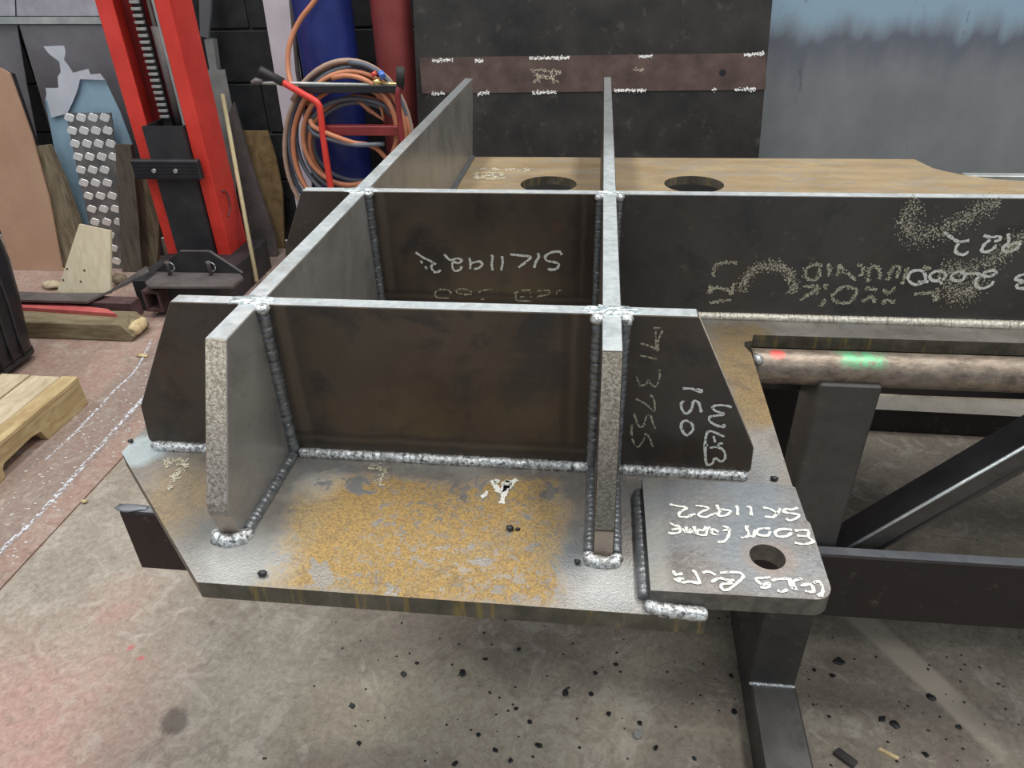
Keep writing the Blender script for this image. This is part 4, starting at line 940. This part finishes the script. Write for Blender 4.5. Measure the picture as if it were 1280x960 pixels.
# cutting torch on the shelf
TO = root('cutting_torch', ty(415, 104, .06), 'chrome gas cutting torch with blue and red knobs on the trolley', 'torch')
link('lance', tube([ty(316, 104, .05), ty(345, 104, .05), ty(462, 106, .05)], [.006, .009, .009], 10), 'zinc', TO)
link('nozzle', tube([ty(328, 103, .05), ty(320, 101, .05), ty(314, 104, .04)], [.012, .016, .010], 10), 'greymetal', TO)
link('valve_body', lump(ty(472, 103, .05), .026, 3, 2, (1.0, .8, .8), .05), 'brass', TO)
link('valve_stem', tube([ty(478, 104, .05), ty(498, 106, .05)], .010, 10), 'brass', TO)
link('oxygen_knob', tube([ty(476, 91, .05), ty(479, 96, .03)], .015, 12), 'blueknob', TO)
link('fuel_knob', tube([ty(466, 90, .05), ty(469, 95, .05)], .015, 12), 'redknob', TO)
def hose(loops, mat, label, dy, r=.0125, pre=(), post=(), ph=0.0):
    pts = [at_y(x, y, YT + d) for x, y, d in pre]
    N = 24; tot = len(loops)
    for li, (L, Tp, R, Bt) in enumerate(loops):
        nx = loops[min(li + 1, tot - 1)]
        for k in range(N):
            t = k / N; a = ph + 2 * math.pi * t
            l, tp, rr, bt = [u * (1 - t) + v * t for u, v in zip((L, Tp, R, Bt), nx)]
            cx, cy = (l + rr) / 2, (tp + bt) / 2
            pts.append(at_y(cx + (rr - l) / 2 * math.cos(a), cy + (bt - tp) / 2 * math.sin(a), YT + dy + .028 * li + .028 * t))
    pts += [at_y(x, y, YT + d) for x, y, d in post]
    o = link('coiled_hose', tube(spline(pts, 2), r, 9), mat)
    return tag(o, label, 'hose', 'hoses coiled on the gas trolley')
hose([(374, 94, 494, 230), (380, 106, 500, 232), (388, 121, 505, 236)], 'orange', 'orange hose in the inner coil hung on the gas trolley', .05, ph=-1.9)
hose([(363, 84, 506, 262), (368, 90, 512, 270)], 'orange', 'orange hose in the middle coil with a tail rising up the blue cylinder', .06, ph=-1.0, post=[(480, 150, .12), (440, 118, .13)])
hose([(354, 75, 515, 285), (356, 78, 516, 288)], 'palehose', 'faded beige hose forming the outermost loop of the coil', .10, ph=-2.6)
hose([(383, 102, 500, 238), (379, 124, 515, 245), (391, 128, 505, 226)], 'greyhose', 'slate grey hose in the inner coil hung on the gas trolley', .075, ph=-1.2)
hose([(367, 78, 508, 252), (371, 84, 510, 246), (359, 82, 514, 276)], 'greyhose', 'slate grey hose in the wide outer coil hung on the gas trolley', .085, ph=-1.6)
tag(link('coiled_hose', tube(spline([at_y(x, y, YT + d) for x, y, d in ((430, -60, .2), (396, -3, .18), (375, 25, .16), (362, 55, .14), (360, 85, .12), (366, 108, .09), (385, 125, .12), (390, 160, .13))], 6), .0125, 9), 'orange'), 'single orange hose rising in front of the blue cylinder', 'hose')
tag(link('coiled_hose', tube(spline([at_y(x, y, YT + d) for x, y, d in ((388, 150, .05), (392, 158, .03), (410, 167, .0), (440, 178, -.02), (470, 185, .05), (495, 215, .1))], 6), .0125, 9), 'orange'), 'loose orange hose end crossing under the red cross channel', 'hose')
tag(link('coiled_hose', tube(spline([at_y(x, y, YT + d) for x, y, d in ((387, 158, .055), (393, 167, .03), (412, 174, .0), (445, 181, -.02), (480, 180, .05))], 6), .0115, 9), 'greyhose'), 'loose grey hose end crossing under the red cross channel', 'hose')
for a in ((505, 108), (508, 102), (511, 107)): pass

# ================================================================= PALLET
PL = root('wooden_pallet', (-2.6, 1.2, ZF), 'yellow wooden pallet lying on the floor at the left edge', 'pallet')
PX = -2.14; PH = -.862; Y0, Y1 = .55, 1.53
st_ = [(Y1, -1), (Y1, PH - .02), (Y0, PH - .02), (Y0, -1), (Y0 + .08, -1), (Y0 + .10, -.955), (Y0 + .30, -.955), (Y0 + .32, -1), (1.03, -1), (1.035, -.962), (1.05, -.948), (1.20, -.940), (1.25, -.948), (1.27, -1)]
for x in (PX, PX - .50, PX - 1.0):
    link('stringer', prism([(x, y, z) for y, z in st_], (-.035, 0, 0), mside=0, bevel=.002), 'palletwood', PL)
xx = PX + .004; wds = [.075, .13, .13, .13, .13, .13, .13, .13]
for i, wd in enumerate(wds):
    g = .004 if i == 0 else .012
    link('deck_board', box(xx - wd, xx, Y0, Y1 - (.006 if i % 2 else 0), PH - .02, PH, .003), 'palletwood' if i == 0 else 'paletop', PL)
    xx -= wd + g
# ================================================================= BLACK BIN
BN = root('plastic_bin', (-2.95, 1.75, ZF), 'tall black ribbed plastic bin at the left edge of the frame', 'bin')
def ring(cx, cy, hx, hy, z, r=.07, n=6):
    out = []
    for sx, sy, a0 in ((1, 1, 0), (-1, 1, 90), (-1, -1, 180), (1, -1, 270)):
        for k in range(n + 1):
            a = math.radians(a0 + 90 * k / n); out.append((cx + sx * (hx - r) + r * math.cos(a), cy + sy * (hy - r) + r * math.sin(a), z))
    return out
bm = bmesh.new(); rr = []
for z, gr in ((-.955, -.03), (-.93, -.01), (-.84, 0.0), (-.68, .022), (-.50, .038), (-.38, .035), (-.30, .015), (-.25, -.02), (-.24, -.06)):
    rr.append([bm.verts.new(p) for p in ring(-2.945, 1.72, .33 + gr, .20 + gr * .6, z)])
n = len(rr[0])
for i in range(len(rr) - 1):
    for k in range(n): bm.faces.new((rr[i][k], rr[i][(k + 1) % n], rr[i + 1][(k + 1) % n], rr[i + 1][k])).smooth = True
bm.faces.new(rr[0][::-1]); bm.faces.new(rr[-1])
link('body', bm, 'black', BN)
for y in (1.60, 1.67, 1.74, 1.81): link('rib', tube([(-2.617, y, -.94), (-2.612, y, -.84), (-2.59, y, -.68), (-2.576, y, -.50), (-2.578, y, -.38)], .006, 6), 'rubber', BN)
bm = bmesh.new(); r0 = ring(-2.945, 1.72, .315, .205, -.965); add_prism(bm, r0, (0, 0, .022), mside=0); link('base_rim', bm, 'rubber', BN)
for x, y in ((-2.70, 1.84), (-2.70, 1.58), (-3.15, 1.84), (-3.15, 1.58)): link('castor', tube([(x - .012, y, -.975), (x + .012, y, -.975)], .025, 14), 'rubber', BN)

# ================================================================= DEBRIS
big = [(578, 842 + 0, .016), (440, 883, .013), (606, 824, .011), (648, 812, .012), (449, 929, .010), (707, 867, .015), (739, 868, .011), (673, 932, .013), (619, 938, .012), (569, 955, .012), (645, 886, .009), (662, 903, .010), (638, 951, .010), (761, 893, .009), (744, 842, .010),
       (1048, 828, .020), (1040, 845, .012), (1163, 872, .016), (1102, 899, .014), (1118, 906, .015), (1198, 909, .010), (1157, 944, .012), (1018, 838, .009), (968, 888, .010), (914, 845, .010), (918, 890, .011), (504, 843, .012), (521, 829, .009), (598, 919, .010), (770, 831, .009), (800, 904, .010), (612, 866, .008), (1248, 855, .008), (820, 935, .010), (868, 948, .010)]
for i, (x, y, r) in enumerate(big):
    p = at_z(x, y, ZF)
    rnd = random.Random(i); zr_ = r * .3; r *= .8
    n_ = rnd.choice((4, 5, 6)); a0 = rnd.uniform(0, 6.28); el = rnd.uniform(.55, 1)
    pl = []
    for k in range(n_):
        a = 2 * math.pi * k / n_ + rnd.uniform(-.25, .25); q0 = r * rnd.uniform(.8, 1.2)
        u, v = q0 * math.cos(a), q0 * el * math.sin(a)
        pl.append(p + Vector((u * math.cos(a0) - v * math.sin(a0), u * math.sin(a0) + v * math.cos(a0), 0)))
    bm = prism(pl, (0, 0, zr_ * 1.3), bevel=r * .18, mside=0)
    for v in bm.verts:
        if v.co.z > ZF + zr_: v.co.z += rnd.uniform(-.4, .4) * zr_
    o = link('slag_chip', bm, 'slag'); tag(o, 'small black slag chip on the concrete right of the trestle foot' if x > 1000 else 'small black slag chip on the concrete below the front plate edge', 'slag chip', 'black slag chips right of the trestle foot' if x > 1000 else 'black slag chips below the front plate')
bm = bmesh.new(); rnd = random.Random(77)
for i in range(420):
    x = rnd.uniform(-.75, 1.4); y = rnd.uniform(.05, 1.2); s = rnd.uniform(.0015, .005)
    a = rnd.uniform(0, 3.14); vs = [bm.verts.new((x + s * math.cos(a + k * 1.57) * rnd.uniform(.6, 1.4), y + s * math.sin(a + k * 1.57), ZF + .0004)) for k in range(4)]
    tp = bm.verts.new((x, y, ZF + s * .8))
    for k in range(4): bm.faces.new((vs[k], vs[(k + 1) % 4], tp))
    bm.faces.new(vs[::-1])
tag(link('slag_grit', bm, 'slag'), 'fine black grit strewn over the concrete', 'grit', kind='stuff')
p = [at_z(x, y, ZF) for x, y in ((1040, 943), (1048, 937), (1072, 955), (1066, 962))]
tag(link('steel_offcut', prism([v + Vector((0, 0, .012)) for v in p], (0, 0, -.012), mside=0, bevel=.002), 'tube'), 'small steel offcut lying beside the trestle foot', 'offcut')
p = [at_z(x, y, ZF) for x, y in ((1096, 938), (1100, 936), (1124, 948), (1121, 951))]
tag(link('wood_sliver', prism([v + Vector((0, 0, .006)) for v in p], (0, 0, -.006), mside=0), 'splinter'), 'pale sliver of wood on the floor right of the steel offcut', 'sliver')
p = at_z(797, 920, ZF); tag(link('metal_nut', tube([p, p + Vector((0, 0, .012))], .011, 6), 'zinc'), 'bright metal nut on the floor under the plate', 'nut')
p = at_z(501, 844, ZF)

# ---------------------------------------------------------------- drawing units -> metres
SMX = Matrix.Scale(S, 4)
for me in bpy.data.meshes: me.transform(SMX)
for o in SC.objects:
    if o.type in ('MESH', 'EMPTY'): o.location = Vector(o.location) * S
